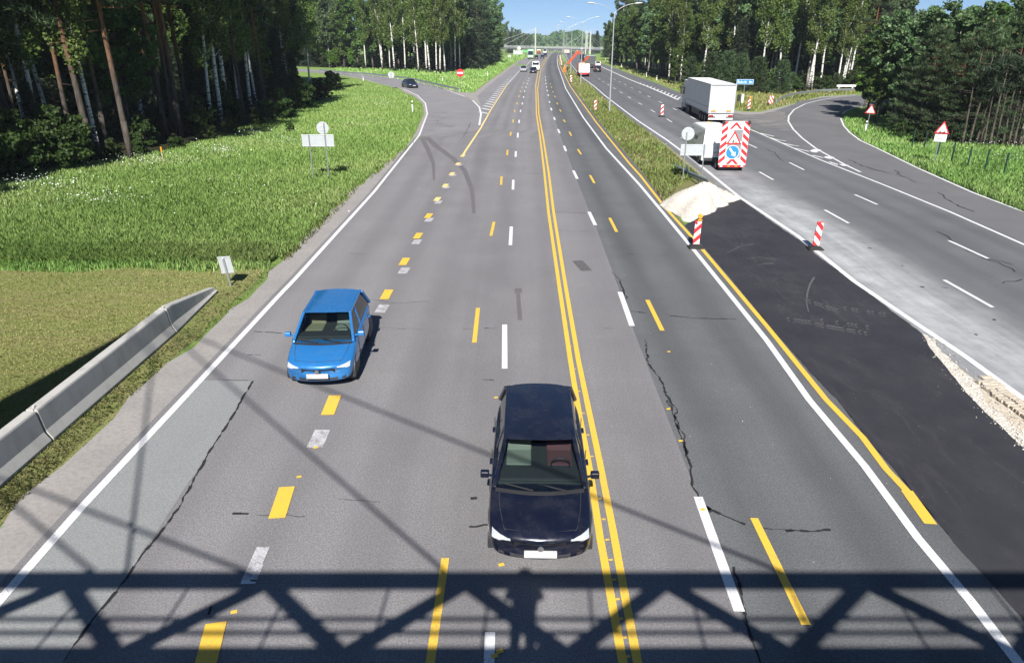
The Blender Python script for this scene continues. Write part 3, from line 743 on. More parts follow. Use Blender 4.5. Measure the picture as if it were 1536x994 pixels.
b = P(482.5, 268)
back_sign(b, 'grey backs of a round and a long sign in the left meadow', 1.95, 1.92, .72, ((-.52,2.62),(.46,3.30)), (.36,3.02), .37)
b = P(1036, 273)
back_sign(b, 'grey backs of a round and a long sign on the median by the gravel heap', 1.55, 1.55, .66, ((-.50,2.9),(.62,2.25)), (-.42,2.82), .38)
b = P(346, 428)
t = back_sign(b, 'small low square sign seen from behind at the end of the concrete barrier', .52, .42, .62, ((0,.98),), None)
t.rotation_euler = (0, R(-8), R(-14))
b = P(691, 136)
t = thing('no_entry_sign', 'round red no entry sign with white bar in front of the birches', 'road sign', b)
mb = MB(); pole(mb, 0, 0, -.1, 2.9, .04); mb.build('post', M['steel'], t)
mb = MB(); disc(mb, (0,2.75), .62, -.06, -.045, 0); mb.build('disc', M['red_refl'], t)
mb = MB(); mb.box(-.46,.46,-.068,-.061,2.62,2.88); mb.build('white_bar', M['white_refl'], t)
b = P(588, 133)
back_sign(b, 'round grey sign back beside the slip road behind the dark car', 0, 0, 0, ((0,2.7),), (0,2.2), .55)
b = P(764, 97); back_sign(b, 'far round sign back by the verge on the left of the road', 1.0, 2.2, .8, ((0,2.6),), None)
b = P(776, 91); back_sign(b, 'far wide grey sign panel on the verge left of the green truck', 3.0, 2.2, 1.5, ((-1,2.4),(1,2.4)), None)
b = P(789, 86); t = thing('green_sign', 'distant green direction sign above the verge beside the green truck', 'road sign', b)
mb = MB(); pole(mb, -.6, 0, 0, 3, .06); pole(mb, .6, 0, 0, 3, .06); mb.build('post', M['steel'], t); mb = MB(); mb.box(-1.5,1.5,-.1,-.06,2.2,3.2); mb.build('panel', M['car_green'], t)
b = P(778.5, 84.5); t = thing('round_sign', 'distant white round sign on a post before the bridge', 'road sign', b)
mb = MB(); pole(mb, 0, 0, 0, 4, .07); mb.build('post', M['steel'], t); mb = MB(); disc(mb, (0,4), .8, -.1, -.07, 0); mb.build('disc', M['white_refl'], t)

# blue direction sign
b = P(1114, 152)
t = thing('direction_sign', 'small blue direction sign with white lettering on the verge by the junction', 'road sign', b, R(-10))
mb = MB(); pole(mb, .02, 0, -.1, 2.75, .045); mb.build('post', M['steel'], t)
mb = MB(); mb.box(-1.12,1.12,-.07,-.05,2.20,2.85); pn = mb.build('panel', M['blue_refl'], t, bevel=.004)
mb = MB()
for (x0,x1,z0,z1) in ((-1.10,1.10,2.22,2.25),(-1.10,1.10,2.80,2.83),(-1.10,-1.07,2.25,2.80),(1.07,1.10,2.25,2.80)): mb.box(x0,x1,-.075,-.0705,z0,z1)
mb.ext([(.55,2.50),(.75,2.36),(.75,2.46),(.98,2.46),(.98,2.54),(.75,2.54),(.75,2.64)], 'y', -.076, -.0705)
mb.build('border', M['white_refl'], t)
cu = bpy.data.curves.new('lettering', 'FONT'); cu.body = 'Bukulti  1'; cu.size = .44; cu.align_x = 'LEFT'; cu.extrude = .003; cu.materials.append(M['white_refl'])
tmp = bpy.data.objects.new('lettering', cu); me = bpy.data.meshes.new_from_object(tmp); bpy.data.objects.remove(tmp)
o = bpy.data.objects.new('lettering', me); COL.objects.link(o); o.parent = t; o.location = (-1.0,-.075,2.38); o.rotation_euler = (R(90),0,0)
b = P(1112, 155.5)
t = thing('marker_post', 'dark waste bin and white post below the blue direction sign', 'marker post', b)
mb = MB(); mb.box(-.55,-.15,.05,.35,.35,1.15); mb.build('bin', M['darksteel'], t, bevel=.03)
mb = MB(); mb.box(-.06,.22,-.02,.03,.1,1.2); mb.build('panel', M['white_refl'], t, bevel=.01)
mb = MB(); pole(mb, -.75, .2, 0, .9, .03); pole(mb, -.35, .2, 0, .4, .03); mb.build('post', M['steel'], t)

# striped boards and beacons
def stripes(mb, w, h, z0, y, k, n=7, m=1, slope=1.0, x0=0.):
    """diagonal bars clipped to a w x h board"""
    p = h/n
    for i in range(-8, int(n)+8, 2):
        a = z0 + i*p
        pl = [(-w/2, a), (w/2, a+slope*w), (w/2, a+slope*w+p), (-w/2, a+p)]
        pl = clipz(pl, z0, z0+h)
        if len(pl) > 2: mb.ext([(x+x0, z) for x, z in pl], 'y', y, y+k, m)
def clipz(pl, lo, hi):
    for s, lim in ((1, lo), (-1, hi)):
        out = []
        for i in range(len(pl)):
            a, b = pl[i], pl[(i+1) % len(pl)]; ia, ib = s*(a[1]-lim) >= 0, s*(b[1]-lim) >= 0
            if ia: out.append(a)
            if ia != ib:
                t = (lim-a[1])/(b[1]-a[1]); out.append((a[0]+(b[0]-a[0])*t, lim))
        pl = out
        if not pl: break
    return pl
def beacon(base, label, slope=1, lamp=False, rz=0, sc=1., tilt=0, group='red and white guide beacons'):
    t = thing('guide_beacon', label, 'guide beacon', base, rz, group)
    mb = MB(); mb.box(-.30,.30,-.22,.22,0,.07); mb.box(-.24,.24,-.16,.16,.07,.115); mb.box(-.09,.09,-.06,.06,.115,.18); mb.build('foot', M['rubber'], t, bevel=.01)
    mb = MB(); mb.box(-.13,.13,-.028,.028,.16,1.12, 0); bo = mb.build('board', M['white_refl'], t, bevel=.008)
    mb = MB(); stripes(mb, .262, .96, .16, -.0305, .0615, 4.4, 0, slope); mb.build('red_stripes', M['red_refl'], t)
    mb = MB(); mb.box(-.13,.13,-.032,.032,1.12,1.15); mb.build('cap', M['red_refl'], t)
    if lamp:
        mb = MB(); mb.box(-.04,.14,-.05,.05,1.15,1.20); mb.tube((.05,0,1.20),(.05,0,1.25),.045); mb.tube((.05,-.05,1.34),(.05,.05,1.34),.09,.09,16); mb.build('warning_lamp', M['orange_lamp'], t, bevel=.01)
        mb = MB(); mb.tube((-.08,-.055,1.06),(-.08,-.032,1.06),.05,.05,14); mb.build('reflector', M['red_refl'], t)
    if sc != 1: t.scale = (sc,sc,sc)
    if tilt: t.rotation_euler = (0, R(tilt), rz)
    return t
beacon(P(1043,372), 'red and white guide beacon with amber lamp by the gravel heap', 1, True, tilt=1)
beacon(P(1222,374), 'red and white guide beacon leaning slightly on the dusty edge line of the new asphalt', -1, tilt=3)
beacon(P(892.5,167), 'red and white guide beacon in the median grass left of the tall lamp', 1, sc=1.1)
beacon(P(992.5,175.5), 'red and white guide beacon standing between the dashes of the far carriageway', 1, sc=1.15)
beacon(P(1122.5,166), 'red and white guide beacon in the grass corner of the junction', 1, True, sc=1.15)
beacon(P(856.5,124.5), 'distant red and white guide beacon in the median near the second lamp', 1, sc=1.25)
for i, (x, y) in enumerate(((840.8,99),(839.5,92.5),(838.8,88.5))):
    beacon(P(x+1.2,y), ('distant guide beacon beside the orange workers, first of three in line','distant guide beacon beyond the workers, second of three in line','tiny guide beacon farthest along the median, last of three in line')[i], 1, sc=1.3)
b = P(1154, 159)
t = thing('chevron_plate', 'tilted red and white striped hazard plate in the grass by the guard rail', 'hazard plate', b, R(15))
mb = MB(); pole(mb, 0, .03, -.1, .9, .03); mb.build('post', M['steel'], t)
mb = MB(); mb.box(-.30,.30,-.02,0,.30,1.25); mb.build('plate', M['white_refl'], t)
mb = MB(); stripes(mb, .6, .95, .30, -.024, .003, 4, 0, -1); mb.build('red_stripes', M['red_refl'], t)
t.rotation_euler = (0, R(10), R(15))

# triangular warning signs on the right
def triangle(t, zc, s, y=-.05):
    h = s*.866
    def tri(k): return [(-s/2*k, zc-h/3*k), (s/2*k, zc-h/3*k), (0, zc+2*h/3*k)]
    mb = MB(); mb.ext(tri(1), 'y', y-.012, y); pn = mb.build('triangle', M['red_refl'], t, bevel=.004)
    mb = MB(); mb.ext(tri(.72), 'y', y-.015, y-.0125); mb.build('white_field', M['white_refl'], t)
b = P(1299, 196.5)
t = thing('warning_sign', 'red triangular road narrows sign under the dark trees on the right bend', 'road sign', b, R(-8))
mb = MB(); pole(mb, 0, 0, -.1, 2.2, .035); mb.build('post', M['steel'], t)
triangle(t, 1.85, .95)
mb = MB()
for s in (-1, 1): mb.ext([(s*.05,2.06),(s*.09,2.06),(s*.17,1.68),(s*.11,1.68),(s*.11,1.78)], 'y', -.068, -.0655)
mb.build('pictogram', M['black_ink'], t)
t.rotation_euler = (0, R(2), R(-8))
b = P(1399.5, 247)
t = thing('warning_sign', 'red triangular uneven road sign with a white plate beneath, by the post fence', 'road sign', b, R(-8))
mb = MB(); pole(mb, 0, 0, -.1, 2.7, .035); mb.build('post', M['steel'], t)
triangle(t, 2.35, .95)
mb = MB(); mb.ext([(-.22,2.13),(.22,2.13),(.22,2.17),(.20,2.18),(.13,2.25),(.06,2.18),(0,2.17),(-.06,2.18),(-.13,2.25),(-.20,2.18),(-.22,2.17)], 'y', -.068, -.0655); mb.build('pictogram', M['black_ink'], t)
mb = MB(); mb.box(-.38,.38,-.06,-.045,1.55,2.02); mb.build('plate', M['white_refl'], t, bevel=.005)
mb = MB()
for s in (-.28,.28): mb.box(s-.012,s+.012,-.066,-.061,1.66,1.88); mb.ext([(s-.04,1.86),(s+.04,1.86),(s,1.94)], 'y', -.066, -.061)
for i, x in enumerate((-.12,-.04,.06,.12)): mb.box(x-.025,x+.02,-.066,-.061,1.70,1.80 if i != 2 else 1.76)
mb.build('pictogram', M['black_ink'], t)
t.rotation_euler = (0, R(2), R(-8))

# delineator posts (white with a dark band)
def delineator(base, label, h=1.0, col='white_refl', top=None):
    t = thing('delineator_post', label, 'marker post', base, 0, 'white delineator posts along the road edges')
    mb = MB(); mb.ext([(-.06,-.03),(.06,-.03),(.04,.04),(-.04,.04)], 'z', -.1, h); mb.build('post', M[col], t)
    mb = MB(); mb.ext([(-.064,-.034),(.064,-.034),(.043,.044),(-.043,.044)], 'z', h*.70, h*.86); mb.build('band', M['black_ink' if not top else top], t)
    return t
delineator(P(619,168), 'white delineator post in the grass at the bend of the left slip road', 1.25)
delineator(P(1297.5,198), 'white delineator post beside the road narrows sign')
delineator(P(731.5,114), 'white delineator post in the verge right of the no entry sign')
delineator(P(664,123), 'small white post among the grass behind the left guard rail')
for x, y, l in ((985,120.5,'nearest the white truck'),(969.5,115,'second from the white truck'),(956.5,110.5,'third from the white truck'),(932,101,'beside the lamp pole'),(908,91.5,'below the bridge end')):
    delineator(P(x,y), 'white post on the far verge right of the motorway, ' + l, .9)
b = P(245.5, 244)
t = thing('marker_stake', 'thin wooden marker stake with yellow top at the edge of the dark forest', 'marker stake', b)
mb = MB(); mb.tube((0,0,-.1),(0,0,.75),.045,.045,8); mb.build('stake', plain('stake_wood', (.34,.27,.18), .8, var=.2), t)
mb = MB(); mb.tube((0,0,.75),(0,0,1.08),.052,.05,8); mb.build('tip', M['orange_lamp'], t)
b = P(545, 121)
delineator(b, 'short white post by the shaded end of the left slip road', .8)

# dark fence posts in the right meadow with wire
def fpost(base, label, h=1.35):
    t = thing('fence_post', label, 'fence post', base, 0, 'dark fence posts in the right meadow')
    mb = MB(); mb.box(-.035,.035,-.035,.035,-.1,h); mb.box(-.045,.045,-.045,.045,h,h+.025); mb.build('post', M['fence'], t)
M['fence'] = plain('fence_post_green', (.012,.045,.038), .5, .2)
FP = [(1367,224),(1385,226),(1405,236),(1426,246),(1450,254),(1476,259),(1504,265.5),(1560,280)]
FL = ['at the tree edge, thickest of the row','second from the trees','behind the uneven road sign','just right of the uneven road sign','middle of the row','second from the picture edge','last before the picture edge','beyond the picture edge']
for (x, y), l in zip(FP, FL): fpost(P(x, y), 'dark metal fence post in the right meadow, ' + l, 1.45)
mb = MB()
q = PP(FP)
for a, b in zip(q, q[1:]):
    for z in (.5,.9,1.25):
        m = a.lerp(b,.5)+Vector((0,0,z-.03)); mb.path([a+Vector((0,-.05,z)), m+Vector((0,-.05,0)), b+Vector((0,-.05,z))], [.006]*3, 5)
tag(mb.build('fence_wire', M['darksteel']), 'thin dark wires strung along the fence posts in the right meadow', 'fence wire')

# guard rails
W = [(0,0),(.03,.0),(.08,.06),(.08,.09),(.03,.13),(.03,.18),(.08,.22),(.08,.25),(.03,.31),(0,.31)]
def guard_rail(pts, label, z0=.45, every=4.0, ramp_end=None):
    q = PP(pts); t = thing('guard_rail', label, 'guard rail', q[0])
    o = q[0]; s = [Vector(p)-o for p in q]; r = []
    for i in range(len(s)-1):
        n = max(1, int((s[i+1]-s[i]).length/1.5)); r += [s[i].lerp(s[i+1], k/n) for k in range(n)]
    r.append(s[-1]); rows = []
    for i, p in enumerate(r):
        d = r[min(i+1,len(r)-1)]-r[max(i-1,0)]; d.normalize(); nn = Vector((d.y,-d.x,0))
        k = 1.0
        if ramp_end: k = max(-.15, min(1., (i if ramp_end == 'start' else len(r)-1-i)/4*1.15-.15))
        rows.append([p + nn*a + Vector((0,0,z0*k+b)) for a, b in W])
    mb = MB(); mb.grid(rows); mb.build('beam', M['steel'], t, smooth=False)
    acc = every
    for i in range(1, len(r)):
        acc += (r[i]-r[i-1]).length
        if acc >= every:
            acc = 0; m2 = MB(); p = r[i]; m2.box(p.x-.05,p.x+.05,p.y-.05,p.y+.05,-.2,z0+.2); m2.build('post', M['steel'], t)
    return t
guard_rail([(480,108.5),(511,112),(560,115.5),(610,121.5),(650,130.5),(689,140)], 'long grey guard rail along the outside of the left slip road below the birches')
guard_rail([(1160,158),(1170,153),(1182,149),(1200,145.5),(1231,141.5),(1282,140),(1330,140)], 'grey guard rail curving along the outside of the right slip road', .42, 3, 'start')
guard_rail([(1012,252),(1030,264),(1048,278),(1062,288)], 'short grey guard rail on the median beside the gravel heap', .42, 2.2, 'start')
b = P(1272, 136); t = thing('concrete_rail', 'pale rail far behind the right slip road guard rail', 'guard rail', b)
mb = MB(); mb.box(-2,3.5,-.06,.06,.6,.9); mb.build('beam', M['white_refl'], t)
for x in (-1.6,.6,3): m2 = MB(); m2.box(x-.06,x+.06,-.06,.06,-.1,.6); m2.build('post', M['white_refl'], t)

# double-armed lamps down the median
def lamp(base, label, H=11.4):
    t = thing('street_lamp', label, 'street lamp', base, R(2), 'double-armed lamps along the median')
    mb = MB(); mb.tube((0,0,-.1),(0,0,1.6),.105,.105,12); mb.tube((0,0,1.6),(0,0,H-1.0),.09,.05,12); mb.build('pole', M['lamp_paint'], t)
    for s in (-1, 1):
        mb = MB(); pts = [Vector((0,0,H-1.02))] + [Vector((s*(2.35*(i/8)), 0, H-1.0+1.0*math.sin(i/8*math.pi/2)**.75)) for i in range(1,9)]
        mb.path(pts, [.035]+[.02]*8, 8); arm = mb.build('arm', M['lamp_paint'], t)
        hd = MB(); rows = []
        for i in range(9):
            u = i/8; r = .17*math.sin(math.pi*min(1, .12+u*.82))**.6
            rows.append([(s*(2.25+.85*u), r*math.cos(a), H+.02+u*.06 + r*.55*math.sin(a)) for a in [2*math.pi*k/12 for k in range(13)]])
        hd.grid(rows); hd.build('lamp_head', M['lamp_head'], t, smooth=True)
    return t
LP = [(914,168,'tallest and nearest, standing in the median grass'),(871,126,'second nearest, behind the distant guide beacon'),(856,110.5,'third along the median, by the workers'),(849,101,'fourth along the median'),(846,94.5,'fifth along the median, before the bridge'),(844.5,89.5,'sixth along the median, before the bridge'),(844,86,'seventh along the median, close to the bridge'),(844.5,81,'eighth along the median, just past the bridge'),(848,77.5,'ninth along the median, past the bridge'),(853,75,'tiny, last one visible past the bridge')]
for x, y, l in LP: lamp(P(x,y), 'grey double-armed street lamp, ' + l, 11.6)
# ------------------------------------------------------------------ vehicles; front towards +y of their own frame
def wheel(par, x, y, r, w=.21):
    mb = MB(); s = 1 if x > 0 else -1; n = 28
    prof = [(r*.66,-w/2),(r*.93,-w/2),(r,-w*.32),(r,w*.32),(r*.93,w/2),(r*.66,w/2)]
    rows = [[(x+h, y+q*math.cos(2*math.pi*k/n), r+q*math.sin(2*math.pi*k/n)) for q, h in prof] for k in range(n+1)]
    mb.grid(rows); ty = mb.build('wheel', M['tyre'], par, smooth=True)
    rm = MB(); xo = x+s*w*.36
    rm.tube((x-s*w*.3,y,r),(x+s*w*.12,y,r),r*.66,r*.66,24)
    for k in range(10):
        a = 2*math.pi*k/10; c, d = math.cos(a), math.sin(a)
        rm.bar((xo,y+.1*r*c,r+.1*r*d),(xo,y+.64*r*c,r+.64*r*d),.035,r*.13,0,(1,0,0))
    rm.tube((xo-.01*s,y,r),(xo+.02*s,y,r),r*.16,r*.13,12)
    rows = [[(xo+h*s, y+q*math.cos(2*math.pi*k/n), r+q*math.sin(2*math.pi*k/n)) for q, h in ((r*.6,.0),(r*.68,.01),(r*.68,-.03))] for k in range(n+1)]
    rm.grid(rows); rm.build('rim', M['rim'], ty)

def car(label, loc, rz, L, W, H, paint, style='hatch', detail=True, seats=('seat_grey','seat_grey'), group=None, cat='car'):
    t = thing('parked_car' if False else 'car', label, cat, loc, rz, group); hw, hl = W/2, L/2
    P_ = M[paint]; ywb, ywt, yrt, yrb = {'hatch':(hl-1.02,hl-1.72,-hl+.62,-hl+.18), 'sedan':(hl-1.28,hl-2.02,-hl+1.55,-hl+.85), 'wagon':(hl-1.15,hl-1.9,-hl+.55,-hl+.15)}[style]
    zb = H*.635; zh = zb-.03
    # body shell lofted from stations
    st = [(hl, .84, .30, .50, .585, .60), (hl-.10, .92, .22, .52, .66, .70), (hl-.38, .985, .20, .55, zh-.17, zh-.11), (ywb+.1, 1.0, .20, .55, zh-.02, zh+.03), (ywb-.4, 1.0, .20, .55, zb, zb+.0), (0, 1.0, .20, .55, zb+.01, zb+.0), (-hl+.9, .995, .20, .55, zb+.02, zb+.02), (-hl+.35, .96, .22, .56, zb+.02, zb+.03), (-hl+.08, .90, .26, .56, zb-.02, zb-.01), (-hl, .80, .32, .56, zb-.10, zb-.10)]
    rows = []
    for y, k, z0, zm, ze, zt in st:
        w = hw*k; half = [(0,z0),(w*.80,z0),(w*.95,z0+.08),(w,zm-.1),(w*1.0,zm+.08),(w*.975,ze-.05),(w*.92,ze),(w*.55,zt),(0,zt)]
        # rounded nose in plan
        cur = lambda x: y - (.17*(x/w)**2 if y > hl-.5 else (-.06*(x/w)**2 if y < -hl+.4 else 0))
        rows.append([(x, cur(x), z) for x, z in half] + [(-x, cur(x), z) for x, z in half[-2:0:-1]])
    mb = MB(); k = len(rows[0])
    mb.add([p for r in rows for p in r], [(i*k+j, i*k+(j+1)%k, (i+1)*k+(j+1)%k, (i+1)*k+j) for i in range(len(rows)-1) for j in range(k)] + [tuple(range(k-1,-1,-1)), tuple(range((len(rows)-1)*k, len(rows)*k))])
    body = mb.build('body', P_, t, smooth=True, sub=2 if detail else 1)
    # greenhouse: curved screens, side glass, pillars, roof
    rh = hw*.70; bh = hw*.885
    def screen(yb, zb_, hb, yt, zt, ht, bul_b, bul_t, n=8, m=4):
        return [[( (hb+(ht-hb)*i/m)*(2*j/n-1), yb+(yt-yb)*i/m + (bul_b+(bul_t-bul_b)*i/m)*(1-(2*j/n-1)**2), zb_+(zt-zb_)*i/m + .02*math.sin(math.pi*i/m)) for j in range(n+1)] for i in range(m+1)]
    zr = H-.055
    g = MB(); g.grid(screen(ywb, zb-.005, bh, ywt, zr-.01, rh, .16, .08)); g.build('windscreen', M['glass' if detail else 'glass_dark'], t, smooth=True)
    g = MB(); g.grid(screen(yrb, zb+.03, bh*.95, yrt, zr-.01, rh, -.08, -.05)); g.build('rear_window', M['glass_dark'], t, smooth=True)
    for s in (-1, 1):
        g = MB(); g.grid([[(s*(bh+(rh-bh)*i/3+.012*math.sin(math.pi*i/3)), ywb-.06+(ywt-ywb+.03)*i/3 + ((yrb+.05+(yrt-yrb)*i/3)-(ywb-.06+(ywt-ywb+.03)*i/3))*j/6, zb+(zr-zb)*i/3) for j in range(7)] for i in range(4)])
        g.build('side_window', M['glass_dark'], t, smooth=True)
    rf = MB(); n = 8
    rr = []
    for i in range(9):
        u = i/8; y = ywt+.03+(yrt-.03-ywt-.03)*u
        rr.append([( (rh+.015)*(2*j/n-1), y + (.08*(1-2*u))*(1-(2*j/n-1)**2), zr + (.055*(1-(2*j/n-1)**4))*math.sin(math.pi*(.12+.76*u))**.5) for j in range(n+1)])
    rf.grid(rr)
    rf.build('roof', P_, t, smooth=True, sub=1)
    for s in (-1, 1):
        for q in (((s*bh,ywb+.02,zb-.03),(s*rh,ywt+.01,zr),.07,.06,0,(0,0,1)), ((s*bh*.97,yrb+.02,zb),(s*rh,yrt,zr),.16,.07,0,(0,0,1)), ((s*(bh+.004),-.12,zb-.02),(s*(rh+.006),-.2,zr),.05,.09,0,(0,1,0)), ((s*rh,ywt+.03,zr),(s*rh,yrt-.03,zr),.07,.055,0,(0,0,1))):
            pl = MB(); pl.bar(*q); pl.build('pillar', P_, t, bevel=.02)
    if detail:
        it = MB(); it.box(-bh+.05,bh-.05,yrb+.1,ywb-.08,zb-.06,zb+.02); it.box(-bh+.08,bh-.08,ywb-.45,ywb-.10,zb+.0,zb+.07); it.build('dashboard', M['cabin'], t, bevel=.03)
        for s, sm in zip((1,-1), seats):
            sb = MB(); sb.ext([(ywb-1.05,zb-.1),(ywb-1.20,zb+.26),(ywb-1.30,zb+.26),(ywb-1.22,zb-.1)], 'x', s*.37-.23, s*.37+.23); sb.box(s*.37-.12,s*.37+.12,ywb-1.34,ywb-1.25,zb+.28,zb+.42); sb.box(s*.37-.23,s*.37+.23,ywb-1.1,ywb-.6,zb-.02,zb+.035)
            sb.build('seat', M[sm], t, bevel=.04)
        sw = MB(); c = Vector((-.37,ywb-.52,zb+.10))
        pts = [c+Vector((.17*math.cos(a), .05*math.sin(a), .16*math.sin(a))) for a in [2*math.pi*i/20 for i in range(21)]]
        sw.path(pts, [.014]*21, 6); sw.build('steering_wheel', M['plastic'], t)
        wp = MB()
        for s in (-.45, .12): wp.bar((s,ywb+.15,zb+.012),(s+.48,ywb+.02,zb+.06),.018,.018)
        wp.build('wiper', M['plastic'], t)
    # wheels with dark arches
    wr = .315 if H < 1.6 else .35
    for y in (hl-.80, -hl+.75):
        for s in (-1, 1):
            ar = MB(); n = 20
            ar.ext([(y+(wr+.055)*math.cos(math.pi*i/n), wr+.01+(wr+.055)*math.sin(math.pi*i/n)) for i in range(n+1)]+[(y-wr-.05,.20),(y+wr+.05,.20)], 'x', s*(hw*.80), s*(hw*.985)); ar.build('wheel_arch', M['plastic'], t)
            wheel(t, s*(hw-.145), y, wr)
    # face
    def hug(o, off=.007):
        m = o.modifiers.new('hug', 'SHRINKWRAP'); m.target = body; m.wrap_method = 'NEAREST_SURFACEPOINT'; m.wrap_mode = 'OUTSIDE_SURFACE' if False else 'ABOVE_SURFACE'; m.offset = off
    for s in (-1, 1):
        h = MB(); h.grid([[(s*hw*(.56+.36*j/8), hl-.06-.16*(j/8)**2-.05*i/4*(1+2*j/8), .575+(.075+.045*j/8)*i/4+.02*j/8) for j in range(9)] for i in range(5)]); hug(h.build('headlight', M['lens'], t, smooth=True))
        if detail:
            h = MB(); h.grid([[(s*hw*(.70+.12*j/5), hl-.03-.05*(j/5), .30+.10*i/3) for j in range(6)] for i in range(4)]); hug(h.build('fog_lamp', M['plastic'], t, smooth=True), .009)
        h = MB(); h.grid([[(s*hw*(.60+.32*j/5), -hl+.01+.05*j/5, zb-.30+.2*i/4) for j in range(6)] for i in range(5)]); hug(h.build('tail_light', M['tail'], t, smooth=True))
        h = MB(); h.ext([(ywb-.28,zb+.04),(ywb-.14,zb+.05),(ywb-.16,zb+.16),(ywb-.26,zb+.16)], 'x', s*(hw+.0), s*(hw+.15)); h.bar((s*(hw-.12),ywb-.22,zb+.03),(s*(hw+.03),ywb-.22,zb+.07),.05,.04); h.build('mirror', P_, t, bevel=.03)
    gl = MB(); gl.grid([[(hw*.50*(2*j/10-1), hl+.02-.03*((2*j/10-1))**2, .47+.10*i/4) for j in range(11)] for i in range(5)]); hug(gl.build('grille', M['plastic'], t, smooth=True))
    gl = MB(); gl.grid([[(hw*.58*(2*j/10-1), hl+.02-.05*((2*j/10-1))**2, .27+.11*i/4) for j in range(11)] for i in range(5)]); hug(gl.build('lower_intake', M['plastic'], t, smooth=True))
    if detail:
        for s in (-1, 1):
            q = MB(); q.grid([[(s*(hw*(.80-.10*(i/14)**3)+.006*k), (ywb+.12)+(hl-.14-ywb-.12)*i/14, zh+.05) for k in (-1,1)] for i in range(15)]); hug(q.build('bonnet_seam', M['plastic'], t), .0025)
        q = MB(); q.grid([[(hw*.70*(2*i/20-1), hl-.12-.09*(2*i/20-1)**2+.006*k, zh+.02) for k in (-1,1)] for i in range(21)]); hug(q.build('bonnet_edge', M['plastic'], t), .0025)
        q = MB(); q.grid([[(bh*(2*i/20-1), ywb+.05+.14*(1-(2*i/20-1)**2)+.05*k, zh+.08) for k in (-1,1)] for i in range(21)]); hug(q.build('cowl', M['plastic'], t), .004)
    ch = MB(); ch.tube((0,hl-.04,.555),(0,hl+.012,.555),.055,.05,18); ch.build('badge', M['chrome'], t)
    pt = MB(); pt.box(-.26,.26,hl-.03,hl+.014,.385,.495); pt.build('number_plate', M['plate'], t)
    pt = MB(); pt.box(-.26,.26,-hl-.015,-hl+.0,.52,.63); pt.build('number_plate', M['plate'], t)
    if detail:
        for s in (-1, 1):
            for y in (ywb-.25, -.12, yrb+.75):
                dr = MB(); dr.box(s*hw*.985,s*hw*1.003,y-.006,y+.006,.30,zb-.03); dr.build('door_seam', M['plastic'], t)
            for y in (.13, -1.0):
                dr = MB(); dr.box(s*hw*.97,s*hw*1.03,y-.09,y+.07,zb-.15,zb-.12); dr.build('door_handle', P_, t)
    return t

def heading(p, q):  # rotation so that +y looks from p to q
    d = Vector(q)-Vector(p); return math.atan2(-d.x, d.y)
# two near cars coming towards the bridge
c = P(487, 583); a = P(610,300); d = Vector((c.x-a.x, c.y-a.y, 0)).normalized()
hd = math.atan2(-d.x, d.y)
car('bright blue hatchback driving towards the camera in the left lane', (c.x-.10-d.x*1.7, c.y+.1-d.y*1.7, 0), hd, 4.0, 1.70, 1.50, 'car_blue', 'hatch', True, ('seat_tan','seat_grey'))
car('midnight blue car driving towards the camera right beside the double yellow line', (.50, 8.92+2.2, 0), math.pi - R(1.2), 4.45, 1.76, 1.47, 'car_navy', 'wagon', True, ('seat_grey','seat_red'))
# smaller traffic
def place(px, py, rz, *a, **k): return car(k.pop('label'), P(px, py), rz, *a, detail=False, **k)
place(615, 131.5, math.pi+R(28), 4.5, 1.78, 1.45, 'car_dkblue', 'sedan', label='dark blue saloon coming round the left slip road')
place(785.5, 107.5, math.pi-R(4), 4.4, 1.78, 1.45, 'car_silver', 'hatch', label='silver car coming along the left lane beside the hatched gore')
place(800, 109.5, math.pi-R(3), 4.5, 1.8, 1.45, 'car_navy', 'sedan', label='dark navy saloon coming ahead of the white van')
place(804.5, 88.5, math.pi-R(3), 4.4, 1.78, 1.5, 'car_black', 'hatch', label='black car beside the green truck')
place(813.5, 88, math.pi-R(4), 4.4, 1.78, 1.5, 'car_dkblue', 'hatch', label='dark car coming behind the green truck on its right')
place(817.8, 85.5, math.pi-R(6), 4.6, 1.8, 1.6, 'car_dkblue', 'wagon', label='dark blue car coming just before the bridge shadow')
place(895.6, 108, R(-1), 4.4, 1.8, 1.6, 'car_black', 'hatch', label='black car driving away on the far carriageway by the crane truck')
place(896, 99.8, R(-1), 4.4, 1.8, 1.5, 'car_white', 'hatch', label='white car driving away beside the grey lorry')
place(824.5, 77.2, math.pi-R(6), 4.4, 1.8, 1.5, 'car_grey', 'sedan', label='tiny grey car just beyond the bridge')
place(828.5, 76.3, math.pi-R(6), 4.4, 1.8, 1.5, 'car_black', 'sedan', label='tiny black car beyond the bridge, right of the grey one')
place(823, 74.8, math.pi-R(6), 4.4, 1.8, 1.5, 'car_silver', 'sedan', label='tiny silver car farthest down the near carriageway')
place(866, 77, R(-6), 4.4, 1.8, 1.5, 'car_silver', 'sedan', label='tiny silver car driving away beyond the bridge')
place(860, 80.5, R(-2), 4.4, 1.8, 1.5, 'car_black', 'sedan', label='tiny black car driving away under the bridge')

